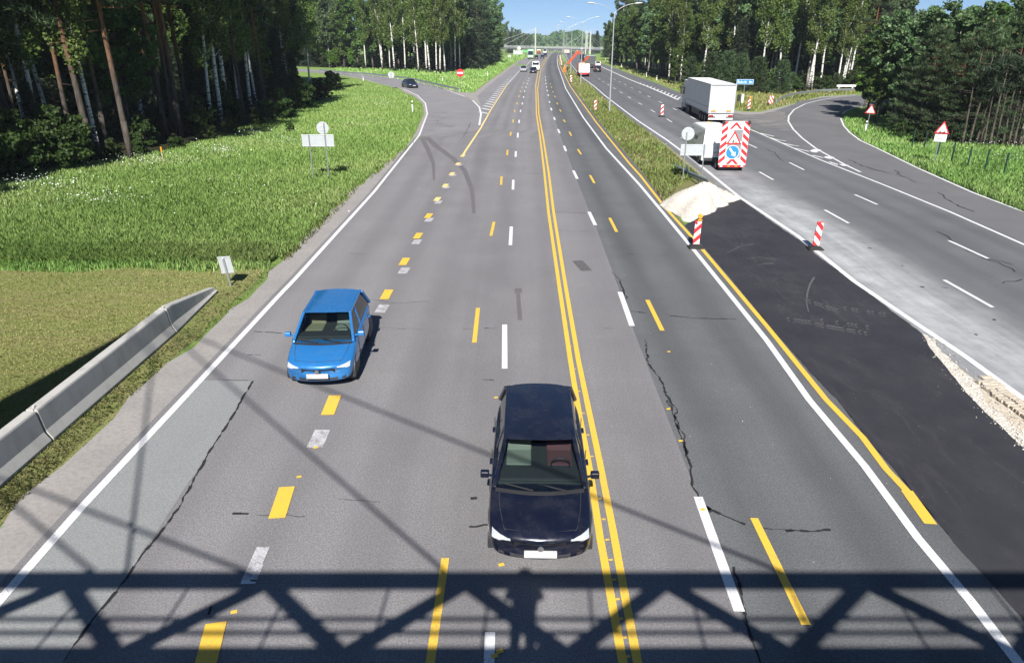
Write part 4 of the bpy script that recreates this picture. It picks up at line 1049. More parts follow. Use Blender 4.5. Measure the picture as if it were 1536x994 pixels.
# ---- white panel van and the striped warning trailer it tows
def van(label, loc, rz, L=5.6, W=2.0, H=2.5, paint='car_white', group=None):
    t = thing('van', label, 'van', loc, rz, group); hl, hw = L/2, W/2
    prof = [(-hl,.38),(-hl,1.0),(-hl+.03,1.9),(-hl+.12,H-.06),(-hl+.3,H),(hl-2.0,H),(hl-1.65,H-.06),(hl-.95,1.42),(hl-.25,1.15),(hl-.04,.95),(hl,.55),(hl-.06,.32)]
    def tum(z): return hw*(1.0 if z < 1.1 else 1-.10*((z-1.1)/(H-1.1))**1.5)
    mb = MB(); n = len(prof); rows = []
    for u, dz, k in ((-1,-.10,1),(-1,0,1),(-.90,0,1),(-.5,.03,1),(0,.045,1),(.5,.03,1),(.90,0,1),(1,0,1),(1,-.10,1)):
        rows.append([(u*tum(z)*(1 if abs(u) < 1 or dz else .965), y, z+(dz if z > H-.2 else 0)) for y, z in prof])
    mb.add([p for r in rows for p in r], [(i*n+j, i*n+(j+1)%n, (i+1)*n+(j+1)%n, (i+1)*n+j) for i in range(len(rows)-1) for j in range(n)])
    def side(u):   # flat side built as a fan of quads between sill and profile
        top = [(u*tum(z), y, z+(-.10 if z > H-.2 else 0)) for y, z in prof]; return top
    for k0 in (0, (len(rows)-1)*n): mb.add([rows[0 if k0 == 0 else -1][j] for j in range(n)], [tuple(range(n))])
    mb.build('body', M[paint], t)
    g = MB(); g.grid([[( (.80+.08*(1-i/3))*hw*(2*j/6-1), (hl-.93)-.70*i/3+.03, 1.47+(H-.12-1.47)*i/3+.01) for j in range(7)] for i in range(4)]); g.build('windscreen', M['glass_dark'], t)
    for s in (-1, 1):
        x = lambda z: s*(tum(z)+.004)
        g = MB(); g.add([(x(1.45),hl-1.12,1.45),(x(1.40),hl-1.95,1.40),(x(2.1),hl-1.95,2.1),(x(2.1),hl-1.62,2.1)], [(0,1,2,3)]); g.build('side_window', M['glass_dark'], t)
        g = MB()
        for z in (.62,): g.box(s*(hw-.01),s*(hw+.02),-hl+.1,hl-.3,z-.06,z+.06)
        g.build('side_trim', M['trailer_grey'], t)
        g = MB(); g.box(s*hw*.86,s*hw*.99,-hl-.012,-hl+.02,1.0,1.42); g.build('tail_light', M['tail'], t)
        g = MB(); g.box(s*(hw+.03),s*(hw+.20),hl-1.35,hl-1.18,1.35,1.72); g.bar((s*(hw-.06),hl-1.26,1.4),(s*(hw+.05),hl-1.26,1.45),.05,.05); g.build('mirror', M['plastic'], t, bevel=.02)
        g = MB(); g.box(s*hw*.62,s*hw*.92,hl-.20,hl-.02,.82,1.02); g.build('headlight', M['lens'], t, bevel=.02)
        lg = MB(); yy = -.1
        for k in range(3): lg.ext([(yy-.28*k,1.50),(yy-.28*k-.10,1.75),(yy-.28*k-.18,1.70),(yy-.28*k-.06,1.46)], 'x', s*(tum(1.6)-.01), s*(tum(1.6)+.008))
        lg.build('logo', M['plastic'], t)
        for y in (hl-.95, -hl+1.05): wheel(t, s*(hw-.12), y, .34, .23)
        for y in (hl-.95, -hl+1.05):
            ar = MB(); ar.ext([(y+.41*math.cos(math.pi*i/16), .35+.41*math.sin(math.pi*i/16)) for i in range(17)]+[(y-.41,.30),(y+.41,.30)], 'x', s*hw*.8, s*(hw+.004)); ar.build('wheel_arch', M['plastic'], t)
    g = MB(); g.box(-.008,.008,-hl-.012,-hl,.6,2.3); 
    for z in (1.2,2.0): g.box(-.8,.8,-hl-.008,-hl+.0,z-.006,z+.006)
    g.build('door_seam', M['plastic'], t)
    g = MB(); g.box(-.9,.9,-hl-.06,-hl+.1,.36,.58); g.build('bumper', M['plastic'], t, bevel=.02)
    g = MB(); g.box(-.26,.26,-hl-.02,-hl-.008,.85,.97); g.build('number_plate', M['plate'], t)
    g = MB(); g.tube((0,.4,H-.01),(0,.4,H+.12),.09,.07,12); g.build('roof_beacon', M['orange_lamp'], t)
    return t
tz = P(1098, 257)
vh = R(-1.5)
v = van('white panel van towing the striped warning trailer', (13.95, tz.y+1.4+2.9+.6, 0), R(-2.2), 5.9, 2.0, 2.45)
t = thing('warning_trailer', 'tall red and white striped warning board on a small trailer behind the white van', 'warning trailer', (14.30, tz.y, 0), R(-3))
mb = MB(); mb.box(-.80,.80,.25,1.1,.38,.50); mb.bar((0,1.0,.45),(0,2.0,.45),.08,.08); mb.build('chassis', M['darksteel'], t)
for s in (-1, 1): wheel(t, s*.78, .75, .30, .18)
mb = MB(); mb.box(-.875,.875,-.03,.03,.42,3.15); bd = mb.build('board', M['white_refl'], t)
mb = MB()
for s in (-1, 1):  # slanted red bars down both sides, pointing to the middle
    for i in range(6):
        z = .60+.46*i; pl = [(s*.872,z-.14),(s*.872,z+.13),(s*.49,z+.46),(s*.49,z+.19)] 
        pl = clipz(pl, .43, 3.14)
        if len(pl) > 2: mb.ext(pl, 'y', -.036, -.0305)
for zc in (2.78,):
    mb.ext([(-.40,zc-.12),(-.24,zc-.12),(0,zc+.14),(.24,zc-.12),(.40,zc-.12),(.06,zc+.30),(-.06,zc+.30)], 'y', -.036, -.0305)
for zc in (.50,):
    mb.ext([(-.42,zc-.05),(-.20,zc-.05),(0,zc+.16),(.20,zc-.05),(.42,zc-.05),(.05,zc+.36),(-.05,zc+.36)], 'y', -.036, -.0305)
mb.build('red_stripes', M['red_refl'], t)
mb = MB(); mb.box(-.12,.47,-.033,-.0305,1.9,2.62); mb.box(-.44,.46,-.033,-.0305,.85,1.80); mb.build('grey_panel', M['panel_grey'], t)
s_ = .98; h_ = s_*.866; zc = 1.95
def tri(k): return [(-s_/2*k-.03, zc+.05-h_/3*k+.0), (s_/2*k-.03, zc+.05-h_/3*k), (-.03, zc+.05+2*h_/3*k)]
mb = MB(); mb.ext(tri(1), 'y', -.052, -.037); tr_ = mb.build('triangle', M['red_refl'], t)
mb = MB(); mb.ext(tri(.66), 'y', -.056, -.0525); mb.build('white_field', M['white_refl'], tr_)
mb = MB(); o_ = (-.03, 1.78)
for pl in ([(-.02,.24),(.03,.24),(.03,.29),(-.02,.29)], [(-.10,.16),(.0,.24),(.05,.20),(-.04,.10)], [(-.12,.0),(-.08,.0),(-.03,.12),(-.07,.14)], [(-.03,.0),(.0,.0),(.01,.12),(-.03,.12)], [(-.16,.12),(-.14,.14),(.07,.06),(.06,.04)], [(.06,.0),(.22,.0),(.14,.11)]):
    mb.ext([(x+o_[0]-.01, z+o_[1]+.0) for x, z in pl], 'y', -.060, -.0565)
mb.build('pictogram', M['black_ink'], tr_)
mb = MB(); disc(mb, (-.05,1.22), .44, -.052, -.037, 0); mb.build('white_rim', M['white_refl'], t)
mb = MB(); disc(mb, (-.05,1.22), .41, -.056, -.0525, 0); bl = mb.build('blue_disc', M['blue_refl'], t)
mb = MB(); ca, sa = math.cos(R(-52)), math.sin(R(-52))
mb.ext([(-.05+x*ca-z*sa, 1.22+x*sa+z*ca) for x, z in ((-.32,-.06),(.08,-.06),(.08,-.17),(.33,0),(.08,.17),(.08,.06),(-.32,.06))], 'y', -.060, -.0565); mb.build('white_arrow', M['white_refl'], bl)
for x in (-.80,.80): mb = MB(); mb.tube((x,-.10,3.08),(x,.02,3.08),.10,.10,16); mb.box(x-.07,x+.07,0,.1,2.98,3.18); mb.build('warning_lamp', M['plastic'], t)
mb = MB(); mb.box(-.82,.82,-.05,.05,.27,.40); mb.build('light_bar', M['red_refl'], t)
for x in (-.68,-.2,.28,.66): mb = MB(); mb.box(x-.08,x+.08,-.065,-.051,.30,.37); mb.build('tail_light', M['orange_lamp' if abs(x)<.3 else 'white_refl'], t)

# ---- white articulated lorry
a = P(1073, 187.5)
t = thing('semi_truck', 'white articulated lorry seen from behind on the far carriageway', 'lorry', (20.85, a.y, 0), R(-3.0))
W2, H2, L2 = 1.25, 3.85, 13.0
mb = MB(); mb.box(-W2,W2,.08,L2,1.12,H2); mb.build('trailer_box', M['trailer_white'], t, bevel=.04)
mb = MB()
for z0, z1 in ((1.10,1.22),(H2-.12,H2+.02)): mb.box(-W2-.02,W2+.02,-.02,.10,z0,z1)
for x in (-W2-.02, W2-.08): mb.box(x,x+.10,-.02,.10,1.22,H2-.12)
for x in (-W2-.015, W2-.005):
    mb.box(x,x+.02,.1,L2,1.04,1.16); mb.box(x,x+.02,.1,L2,H2-.08,H2+.012)
mb.build('trailer_frame', M['galv'], t)
mb = MB(); mb.box(-.006,.006,.060,.078,1.25,H2-.15)
for x in (-.75,-.3,.3,.75): mb.tube((x,.05,1.2),(x,.05,H2-.15),.018,.018,8)
mb.build('rear_doors', M['trailer_white'], t)
mb = MB(); mb.box(-1.0,-.5,-.026,-.021,1.30,1.44); mb.box(.5,1.0,-.026,-.021,1.30,1.44); mb.build('reflector', M['orange_lamp'], t)
mb = MB(); mb.box(-1.2,1.2,-.05,.05,.50,.66); mb.box(-1.2,1.2,-.02,.04,.80,1.0); mb.box(-.5,.5,-.055,.04,.68,.92); mb.build('rear_bumper', M['white_refl'], t, bevel=.02)
for s in (-1, 1):
    mb = MB(); mb.box(s*.72,s*1.18,-.06,-.021,.82,.97); mb.build('tail_light', M['tail'], t)
    mb = MB(); mb.box(s*.70,s*1.2,.35,.37,.18,.80); mb.build('mudflap', M['rubber'], t)
    mb = MB(); mb.box(s*1.252,s*1.262,.3,12.8,1.62,1.68); mb.build('side_rail', M['galv'], t)
mb = MB(); mb.box(-.45,.45,.1,L2,.85,1.10); mb.box(-1.15,-1.05,4.2,9.5,.45,1.0); mb.box(1.05,1.15,4.2,9.5,.45,1.0); mb.build('chassis', M['darksteel'], t)
for s in (-1, 1):
    for y in (1.6,2.9,4.2): wheel(t, s*1.05, y, .50, .36)
    for y in (11.2, 14.9): wheel(t, s*1.03, y, .50, .36)
mb = MB(); mb.ext([(13.3,.55),(15.75,.45),(15.8,1.6),(15.55,2.9),(15.0,3.55),(13.3,3.6)], 'x', -1.2, 1.2); mb.build('cab', M['car_white'], t, bevel=.08)
mb = MB(); mb.box(-1.22,1.22,13.25,14.0,.5,1.5); mb.build('fuel_tank', M['steel'], t, bevel=.05)
for s in (-1, 1):
    mb = MB(); mb.box(s*1.203,s*1.215,14.3,15.3,1.9,2.7); mb.build('side_window', M['glass_dark'], t)
    mb = MB(); mb.box(s*1.28,s*1.5,15.3,15.5,1.9,2.8); mb.build('mirror', M['plastic'], t, bevel=.03)

# ---- far lorries
def boxtruck(label, loc, rz, w=2.4, h=3.6, L=8, cabm='car_white', boxm='trailer_white', facing=True, cabh=2.9):
    t = thing('truck', label, 'lorry', loc, rz); hw = w/2
    mb = MB(); mb.ext([(L-1.9,.5),(L,.45),(L+.03,1.5),(L-.25,cabh),(L-1.9,cabh)], 'x', -hw+.05, hw-.05); mb.build('cab', M[cabm], t, bevel=.06)
    mb = MB(); mb.box(-hw,hw,0,L-2.0,1.0,h); mb.build('box', M[boxm], t, bevel=.03)
    mb = MB(); mb.add([(-hw+.12,L+.012,1.65),(hw-.12,L+.012,1.65),(hw-.2,L-.17,cabh-.35),(-hw+.2,L-.17,cabh-.35)], [(0,1,2,3)]); mb.build('windscreen', M['glass_dark'], t)
    mb = MB(); mb.box(-hw+.1,hw-.1,.1,L-.3,.55,1.0); mb.box(-hw+.05,hw-.05,L-.02,L+.06,.4,.75); mb.build('chassis', M['darksteel'], t)
    for s in (-1, 1):
        for y in (1.2, L-1.1): wheel(t, s*(hw-.2), y, .48, .3)
        mb = MB(); mb.box(s*(hw-.5),s*(hw-.15),L+.06,L+.08,.55,.72); mb.build('headlight', M['lens'], t)
        mb = MB(); mb.box(s*(hw-.45),s*(hw-.1),-.03,-.005,.75,.9); mb.build('tail_light', M['tail'], t)
    return t
g = boxtruck('green and white lorry coming along the left lane before the bridge', P(797,88.5)+Vector((0,4,0)), math.pi-R(3), 2.5, 3.9, 10, 'car_palegreen', 'car_green', cabh=3.6)
boxtruck('white lorry coming under the bridge in the distance', P(818,80.3), math.pi-R(5), 2.5, 3.8, 9, 'car_white', 'trailer_white', cabh=3.4)
boxtruck('rust red lorry standing at the left road edge under the bridge', P(809,81.5), math.pi-R(5), 2.5, 3.0, 8, 'car_red', 'cream', cabh=2.6)
boxtruck('grey curtain-sided lorry driving away on the far carriageway', P(886.5,102.8), R(-1.5), 2.5, 3.4, 9, 'car_grey', 'car_grey')
o = boxtruck('beige tipper lorry parked on the median beyond the bridge shadow', P(850,82.3), R(8), 3.4, 2.9, 8, 'cream', 'beige')
o = boxtruck('tiny white lorry driving away far beyond the bridge', P(872.5,77.5), R(-6), 2.5, 3.4, 8)
van('white delivery van coming behind the navy saloon', P(804,106.5)+Vector((0,2,0)), math.pi-R(3), 5.4, 2.0, 2.3)

# ---- crane truck working at the edge of the median
t = thing('crane_truck', 'cream service lorry with an orange folding crane working on the median edge', 'crane lorry', P(876,115.5), R(-2))
mb = MB(); mb.box(-1.25,1.25,0,2.6,1.0,2.5); mb.box(-1.1,.2,.1,2.2,2.5,2.9); mb.box(.3,1.2,.2,1.6,2.5,2.75); mb.build('equipment_body', M['cream'], t, bevel=.08)
mb = MB(); mb.box(-1.2,1.2,-.25,0,.9,1.9); mb.box(-.9,-.2,-.32,-.25,1.2,1.6); mb.box(.2,.9,-.32,-.25,1.1,1.7); mb.build('rear_locker', M['trailer_white'], t, bevel=.06)
mb = MB(); mb.box(-1.15,1.15,.1,7.6,.6,1.0); mb.build('chassis', M['darksteel'], t)
mb = MB(); mb.box(-1.2,1.2,5.2,7.4,.7,2.7); mb.build('cab', M['orange_metal'], t, bevel=.08)
mb = MB(); mb.box(-1.1,1.1,-.08,.02,.55,.8); mb.build('bumper', M['red_refl'], t)
for s in (-1, 1):
    for y in (1.1, 2.3, 6.4): wheel(t, s*1.05, y, .48, .3)
    mb = MB(); mb.box(s*.75,s*1.15,-.11,-.081,.58,.76); mb.build('tail_light', M['tail'], t)
mb = MB(); mb.tube((0,3.8,1.0),(0,3.8,3.6),.28,.22,12); cr = mb.build('crane_post', M['orange_metal'], t)
mb = MB(); mb.bar((0,3.8,3.5),(-1.2,3.9,5.3),.35,.42); mb.bar((-1.2,3.9,5.4),(-3.6,4.1,2.6),.42,.5); mb.bar((.2,3.9,3.4),(1.2,4.2,4.2),.3,.4); mb.build('crane_arm', M['orange_metal'], cr)
mb = MB(); mb.box(-.9,.1,3.2,3.7,3.6,4.7); mb.build('operator_cabin', M['glass_dark'], cr)

# ---- people
def person(label, base, rz, joints, radii, edges, clothes, hair_at, head_r=.105, face_dir=(0,1)):
    t = thing('person', label, 'person', base, rz)
    me = bpy.data.meshes.new('body'); me.from_pydata(joints, edges, []); me.materials.append(clothes)
    o = bpy.data.objects.new('body', me); COL.objects.link(o); o.parent = t
    md = o.modifiers.new('skin', 'SKIN'); sv = me.skin_vertices[0].data if me.skin_vertices else None
    if sv is None:
        import bmesh
        bm = bmesh.new(); bm.from_mesh(me); bm.verts.layers.skin.verify(); bm.to_mesh(me); bm.free(); sv = me.skin_vertices[0].data
    for i, r in enumerate(radii): sv[i].radius = (r, r)
    sv[0].use_root = True
    s = o.modifiers.new('sub', 'SUBSURF'); s.levels = s.render_levels = 1
    return t
def head(t, c, d, r=.11, hat=None):
    mb = MB(); c = Vector(c)
    def ball(q, rx, ry, rz_, m, lo=-1., hi=1., n=12):
        rows = []
        for i in range(n+1):
            a = math.asin(lo)+(math.asin(hi)-math.asin(lo))*i/n
            rows.append([(q[0]+rx*math.cos(a)*math.cos(b), q[1]+ry*math.cos(a)*math.sin(b), q[2]+rz_*math.sin(a)) for b in [2*math.pi*k/16 for k in range(17)]])
        mb.grid(rows, m)
    ball(c, r*.78, r*.92, r*1.12, 0); mb.tube(c-Vector((0,0,r*1.6)), c-Vector((0,0,r*.7)), r*.52, r*.5, 10)
    ball(c+Vector((0,r*.92,-.02)), .018,.03,.028, 0)
    for s in (-1,1): ball(c+Vector((s*r*.78,0,0)), .012,.03,.035, 0); ball(c+Vector((s*.035,r*.86,.02)), .014,.012,.009, 1)
    ball(c+Vector((0,r*.84,-.06)), .03,.012,.008, 2)
    h = mb.build('head', [M['skin'], M['black_ink'], M['seat_red']], t, smooth=True)
    mb = MB(); ball(c+Vector((0,-.012,.02)), r*.84, r*.95, r*1.14, 0, .05 if hat else -.1, 1.); mb.build('helmet' if hat else 'hair', M[hat or 'hair'], t, smooth=True)
def hand(mb, w, d, side):
    """palm, four unequal fingers and a thumb, slightly curled"""
    w = Vector(w); d = Vector(d).normalized(); s = Vector((0,0,1)).cross(d) if abs(d.z) < .9 else Vector((0,1,0)); s.normalize(); n = d.cross(s)
    mb.bar(w, w+d*.09, .08, .03, 0, n)
    for i, l in enumerate((.07,.08,.075,.058)):
        a = w+d*.085+s*(-.03+.02*i); b = a+d*l*.55+n*.006; c = b+d*l*.4-n*.02
        mb.path([a,b,c], [.010,.0095,.007], 6)
    a = w+d*.02-s*.038*side; mb.path([a, a+d*.04-s*.028*side, a+d*.07-s*.03*side], [.012,.011,.008], 6)
def standing(label, base, rz, clothes, bend=0., arms='down', hat=None, sc=1., bulk=1.):
    cb, sb = math.cos(bend), math.sin(bend)
    def up(x, y, z): # bend the upper body forward about the hips
        return (x, y*cb+(z-.95)*sb, .95-y*sb+(z-.95)*cb)
    J = [(0,0,.95), up(0,.0,1.2), up(0,0,1.42), up(0,.01,1.50)]
    rad = [.155,.145,.13,.06]; E = [(0,1),(1,2),(2,3)]
    hands = []
    for s in (-1, 1):
        k = len(J); J += [(s*.10,0,.90),(s*.12,.03,.48),(s*.13,-.01,.10),(s*.14,.13,.04)]; rad += [.10,.065,.05,.042]; E += [(0,k),(k,k+1),(k+1,k+2),(k+2,k+3)]
        k = len(J)
        if arms == 'camera': pts = [up(s*.20,0,1.40), up(s*.30,.12,1.15), up(s*.10,.30,1.46)]
        elif arms == 'work': pts = [up(s*.20,0,1.40), (s*.24,up(0,.0,1.4)[1]+.10,up(0,0,1.4)[2]-.28), (s*.16,up(0,0,1.4)[1]+.26,up(0,0,1.4)[2]-.50)]
        else: pts = [up(s*.20,0,1.40), up(s*.27,-.02,1.12), up(s*.28,.06,.86)]
        J += pts; rad += [.062,.048,.036]; E += [(2,k),(k,k+1),(k+1,k+2)]; hands.append((pts[2], Vector(pts[2])-Vector(pts[1]), s))
    t = person(label, base, rz, J, [q*bulk for q in rad], E, M[clothes], None)
    head(t, up(0,.03,1.66), None, .11, hat)
    mb = MB()
    for p, d, s in hands: hand(mb, p, d, s)
    mb.build('hands', M['skin'], t)
    if sc != 1: t.scale = (sc,)*3
    return t
standing('worker in orange clothing bending over the median grass, left of the other', P(845.5,110), R(-20), 'orange', R(50), 'work', 'orange_lamp', 1.05)
standing('worker in orange clothing standing beside the bent one on the median', P(848,109), R(40), 'orange', R(18), 'work', 'white_refl', 1.05)
standing('worker in dark clothing standing right of the two orange ones', P(851.3,109.8), R(30), 'jacket', R(5), 'down', 'orange_lamp', 1.0)
M['rail_far'] = plain('weathered_rail', (.36,.37,.38), .5, .1)
# ------------------------------------------------------------------ far cable-stayed footbridge and the bridge one stands on
t = thing('footbridge', 'distant grey cable-stayed bridge with pale pylons crossing the motorway', 'bridge', (0,0,0))
ZD = P(825,71.0)                       # a point at the deck underside is found by distance
YB = P(803,82).y; gz = G(YB)
def bx(px, y): # world x of image column px at distance y (near the horizon)
    return (px-CX)*(y*CP + (CAMH-gz-5)*SP)/FPX
def bz(py, y): return CAMH - (py-YH)*(y*CP+2)/FPX/CP*1.0
d0 = Vector((bx(700,YB), YB-4, bz(69,YB))); d1 = Vector((bx(925,YB), YB+14, bz(73.5,YB)))
def on(px, f=0.0):
    u = (bx(px,YB)-d0.x)/(d1.x-d0.x); return d0.lerp(d1, u)+Vector((0,f,0))
mb = MB(); mb.bar(d0, d1, 3.4, .75); mb.build('deck', M['concrete_deck'], t)
for s in (-1.7, 1.7):
    mb = MB(); a, b = d0+Vector((0,s,.4)), d1+Vector((0,s,.4))
    for z in (.15,.6,1.1): mb.bar(a+Vector((0,0,z)), b+Vector((0,0,z)), .10, .16)
    n = 44
    for i in range(n+1): p = a.lerp(b, i/n); mb.bar(p, p+Vector((0,0,1.1)), .09, .09)
    mb.build('railing', M['rail_far'], t)
TOPS = []
for px, pt, f, r in ((803.2,44,-2.2,.62),(880.6,48,-2.2,.52),(883.6,48.5,2.2,.45),(887.2,48,-2.0,.62)):
    p = on(px, f); r *= .82; top = bz(pt, YB); mb = MB(); mb.add(*(lambda q: (q, [(0,3,2,1),(4,5,6,7),(0,1,5,4),(1,2,6,5),(2,3,7,6),(3,0,4,7)]))([(p.x+sx*r*k, p.y+sy*r*k, z) for k, z in ((1,gz-1),(.62,top)) for sx, sy in ((-1,-1),(1,-1),(1,1),(-1,1))]))
    mb.build('pylon', M['concrete_pale'], t, bevel=.05); TOPS.append(Vector((p.x, p.y, top-.8)))
for T, sp in ((TOPS[0], (724,750,777,824,842,856)), (TOPS[1], (842,858,868,893,905,915))):
    for px in sp:
        q = on(px, -1.6)+Vector((0,0,.4)); mb = MB(); mb.tube(T, q, .05, .05, 6); mb.build('stay_cable', M['galv'], t)
for px in (783, 771, 735): p = on(px); mb = MB(); mb.box(p.x-.5,p.x+.5,p.y-1,p.y+1,gz-1,p.z-.3); mb.build('pier', M['concrete_pale'], t)
p = on(893); mb = MB(); mb.box(p.x-1.0,p.x+1.0,p.y-1,p.y+2.5,gz-1,p.z-.3); mb.build('pier', M['darksteel'], t)

# the steel truss footbridge under the camera: its shadow lies across the road
t = thing('footbridge', 'steel truss footbridge the picture is taken from, casting the lattice shadow', 'bridge', (0,0,0))
XS = .64
mb = MB(); mb.box(-40,40,-2.9,-.42,6.05,6.42); mb.build('deck', M['concrete_pale'], t)
YT = -.36
for yt in (YT, -2.75):
    mb = MB(); mb.box(-40,40,yt-.09,yt+.09,7.60,7.80); mb.box(-40,40,yt-.09,yt+.09,6.36,6.52)
    mb.build('truss_chord', M['darksteel'], t)
    mb = MB(); per = 3.17; 
    for k in range(-13, 14):
        xt = -.565-XS+per*k; mb.bar((xt,yt,7.65),(xt+per/2,yt,6.45),.15,.17,0,(0,1,0)); mb.bar((xt,yt,7.65),(xt-per/2,yt,6.45),.15,.17,0,(0,1,0))
    mb.build('truss_diagonal', M['darksteel'], t)
mb = MB(); mb.box(-40,40,YT-.16,YT-.12,7.12,7.165); mb.box(-40,40,YT-.16,YT-.12,6.90,6.945); mb.build('handrail', M['steel'], t)
mb = MB()
for k in range(-26, 27): x = -.2-XS+per*k/2; mb.box(x-.02,x+.02,YT-.16,YT-.12,6.42,7.62)
mb.build('railing_post', M['steel'], t)
mb = MB(); mb.ext([(-15.9,-1),(-11.85,-1),(-11.85,18.9),(-12.24,18.9)], 'y', -2.0, -1.5); mb.build('pylon', M['concrete_pale'], t, bevel=.03)
for (xa, za, xb) in ((-12.05,18.1,4.9-XS),(-12.05,18.1,-.7-XS),(-12.0,18.1,-6.0-XS),(-12.0,11.6,-3.6-XS),(-12.0,11.6,-6.3-XS)):
    for y in (YT,): mb = MB(); mb.tube((xa,-1.6,za),(xb,y-.05,7.7),.032,.032,8); mb.build('stay_cable', M['steel'], t)
standing('person in a dark jacket holding up a camera at the footbridge railing', (-.28, -.62, 6.42), 0, 'jacket', 0, 'camera', None, .925, 1.4)
# ------------------------------------------------------------------ trees, shrubs, grass
def leaf_mesh(name, C, S, T, mat, mode='leaf', squash=1.0, droop=0.0, rs=None, axis=None):
    """many small leaf faces: centres C (n,3), sizes S, tints T"""
    n = len(C); r = rs or rng
    d = r.normal(size=(n,3)); d[:,2] *= squash
    if axis is not None: d = d*.55 + axis
    d[:,2] -= droop
    d /= np.linalg.norm(d, axis=1)[:,None]+1e-9
    q = r.normal(size=(n,3)); b = np.cross(d, q); b /= np.linalg.norm(b, axis=1)[:,None]+1e-9
    S = S[:,None]
    if mode == 'leaf':
        w = .42
        V = np.stack([C-d*S*.5, C+b*S*w, C+d*S*.55, C-b*S*w], 1).reshape(-1,3); k = 4
    else:   # needle spray: thin triangle
        V = np.stack([C-b*S*.10, C+b*S*.10, C+d*S], 1).reshape(-1,3); k = 3
    me = bpy.data.meshes.new(name); me.vertices.add(n*k); me.vertices.foreach_set('co', V.astype(np.float32).ravel())
    me.loops.add(n*k); me.loops.foreach_set('vertex_index', np.arange(n*k, dtype=np.int32))
    me.polygons.add(n); me.polygons.foreach_set('loop_start', np.arange(0, n*k, k, dtype=np.int32)); me.polygons.foreach_set('loop_total', np.full(n, k, dtype=np.int32))
    at = me.attributes.new('tint', 'FLOAT', 'POINT'); at.data.foreach_set('value', np.repeat(T, k).astype(np.float32))
    me.materials.append(mat); me.update(calc_edges=True)
    return me

def ball(n, c, rad, r, shell=.55):
    v = r.normal(size=(n,3)); v /= np.linalg.norm(v, axis=1)[:,None]
    return np.array(c) + v*np.array(rad)*(shell + (1-shell)*r.random((n,1)))**1.0*r.random((n,1))**.25

def trunk_pts(H, lean, r, k=7, wob=.12):
    pts = []; a = r.random()*6.28; ox = oy = 0
    for i in range(k+1):
        u = i/k; ox += r.normal()*wob*.5; oy += r.normal()*wob*.5
        pts.append(Vector((math.cos(a)*lean*u*H+ox*u, math.sin(a)*lean*u*H+oy*u, H*u-.15*(i==0))))
    return pts
def at(pts, u):
    x = u*(len(pts)-1); i = min(int(x), len(pts)-2); return pts[i].lerp(pts[i+1], x-i)

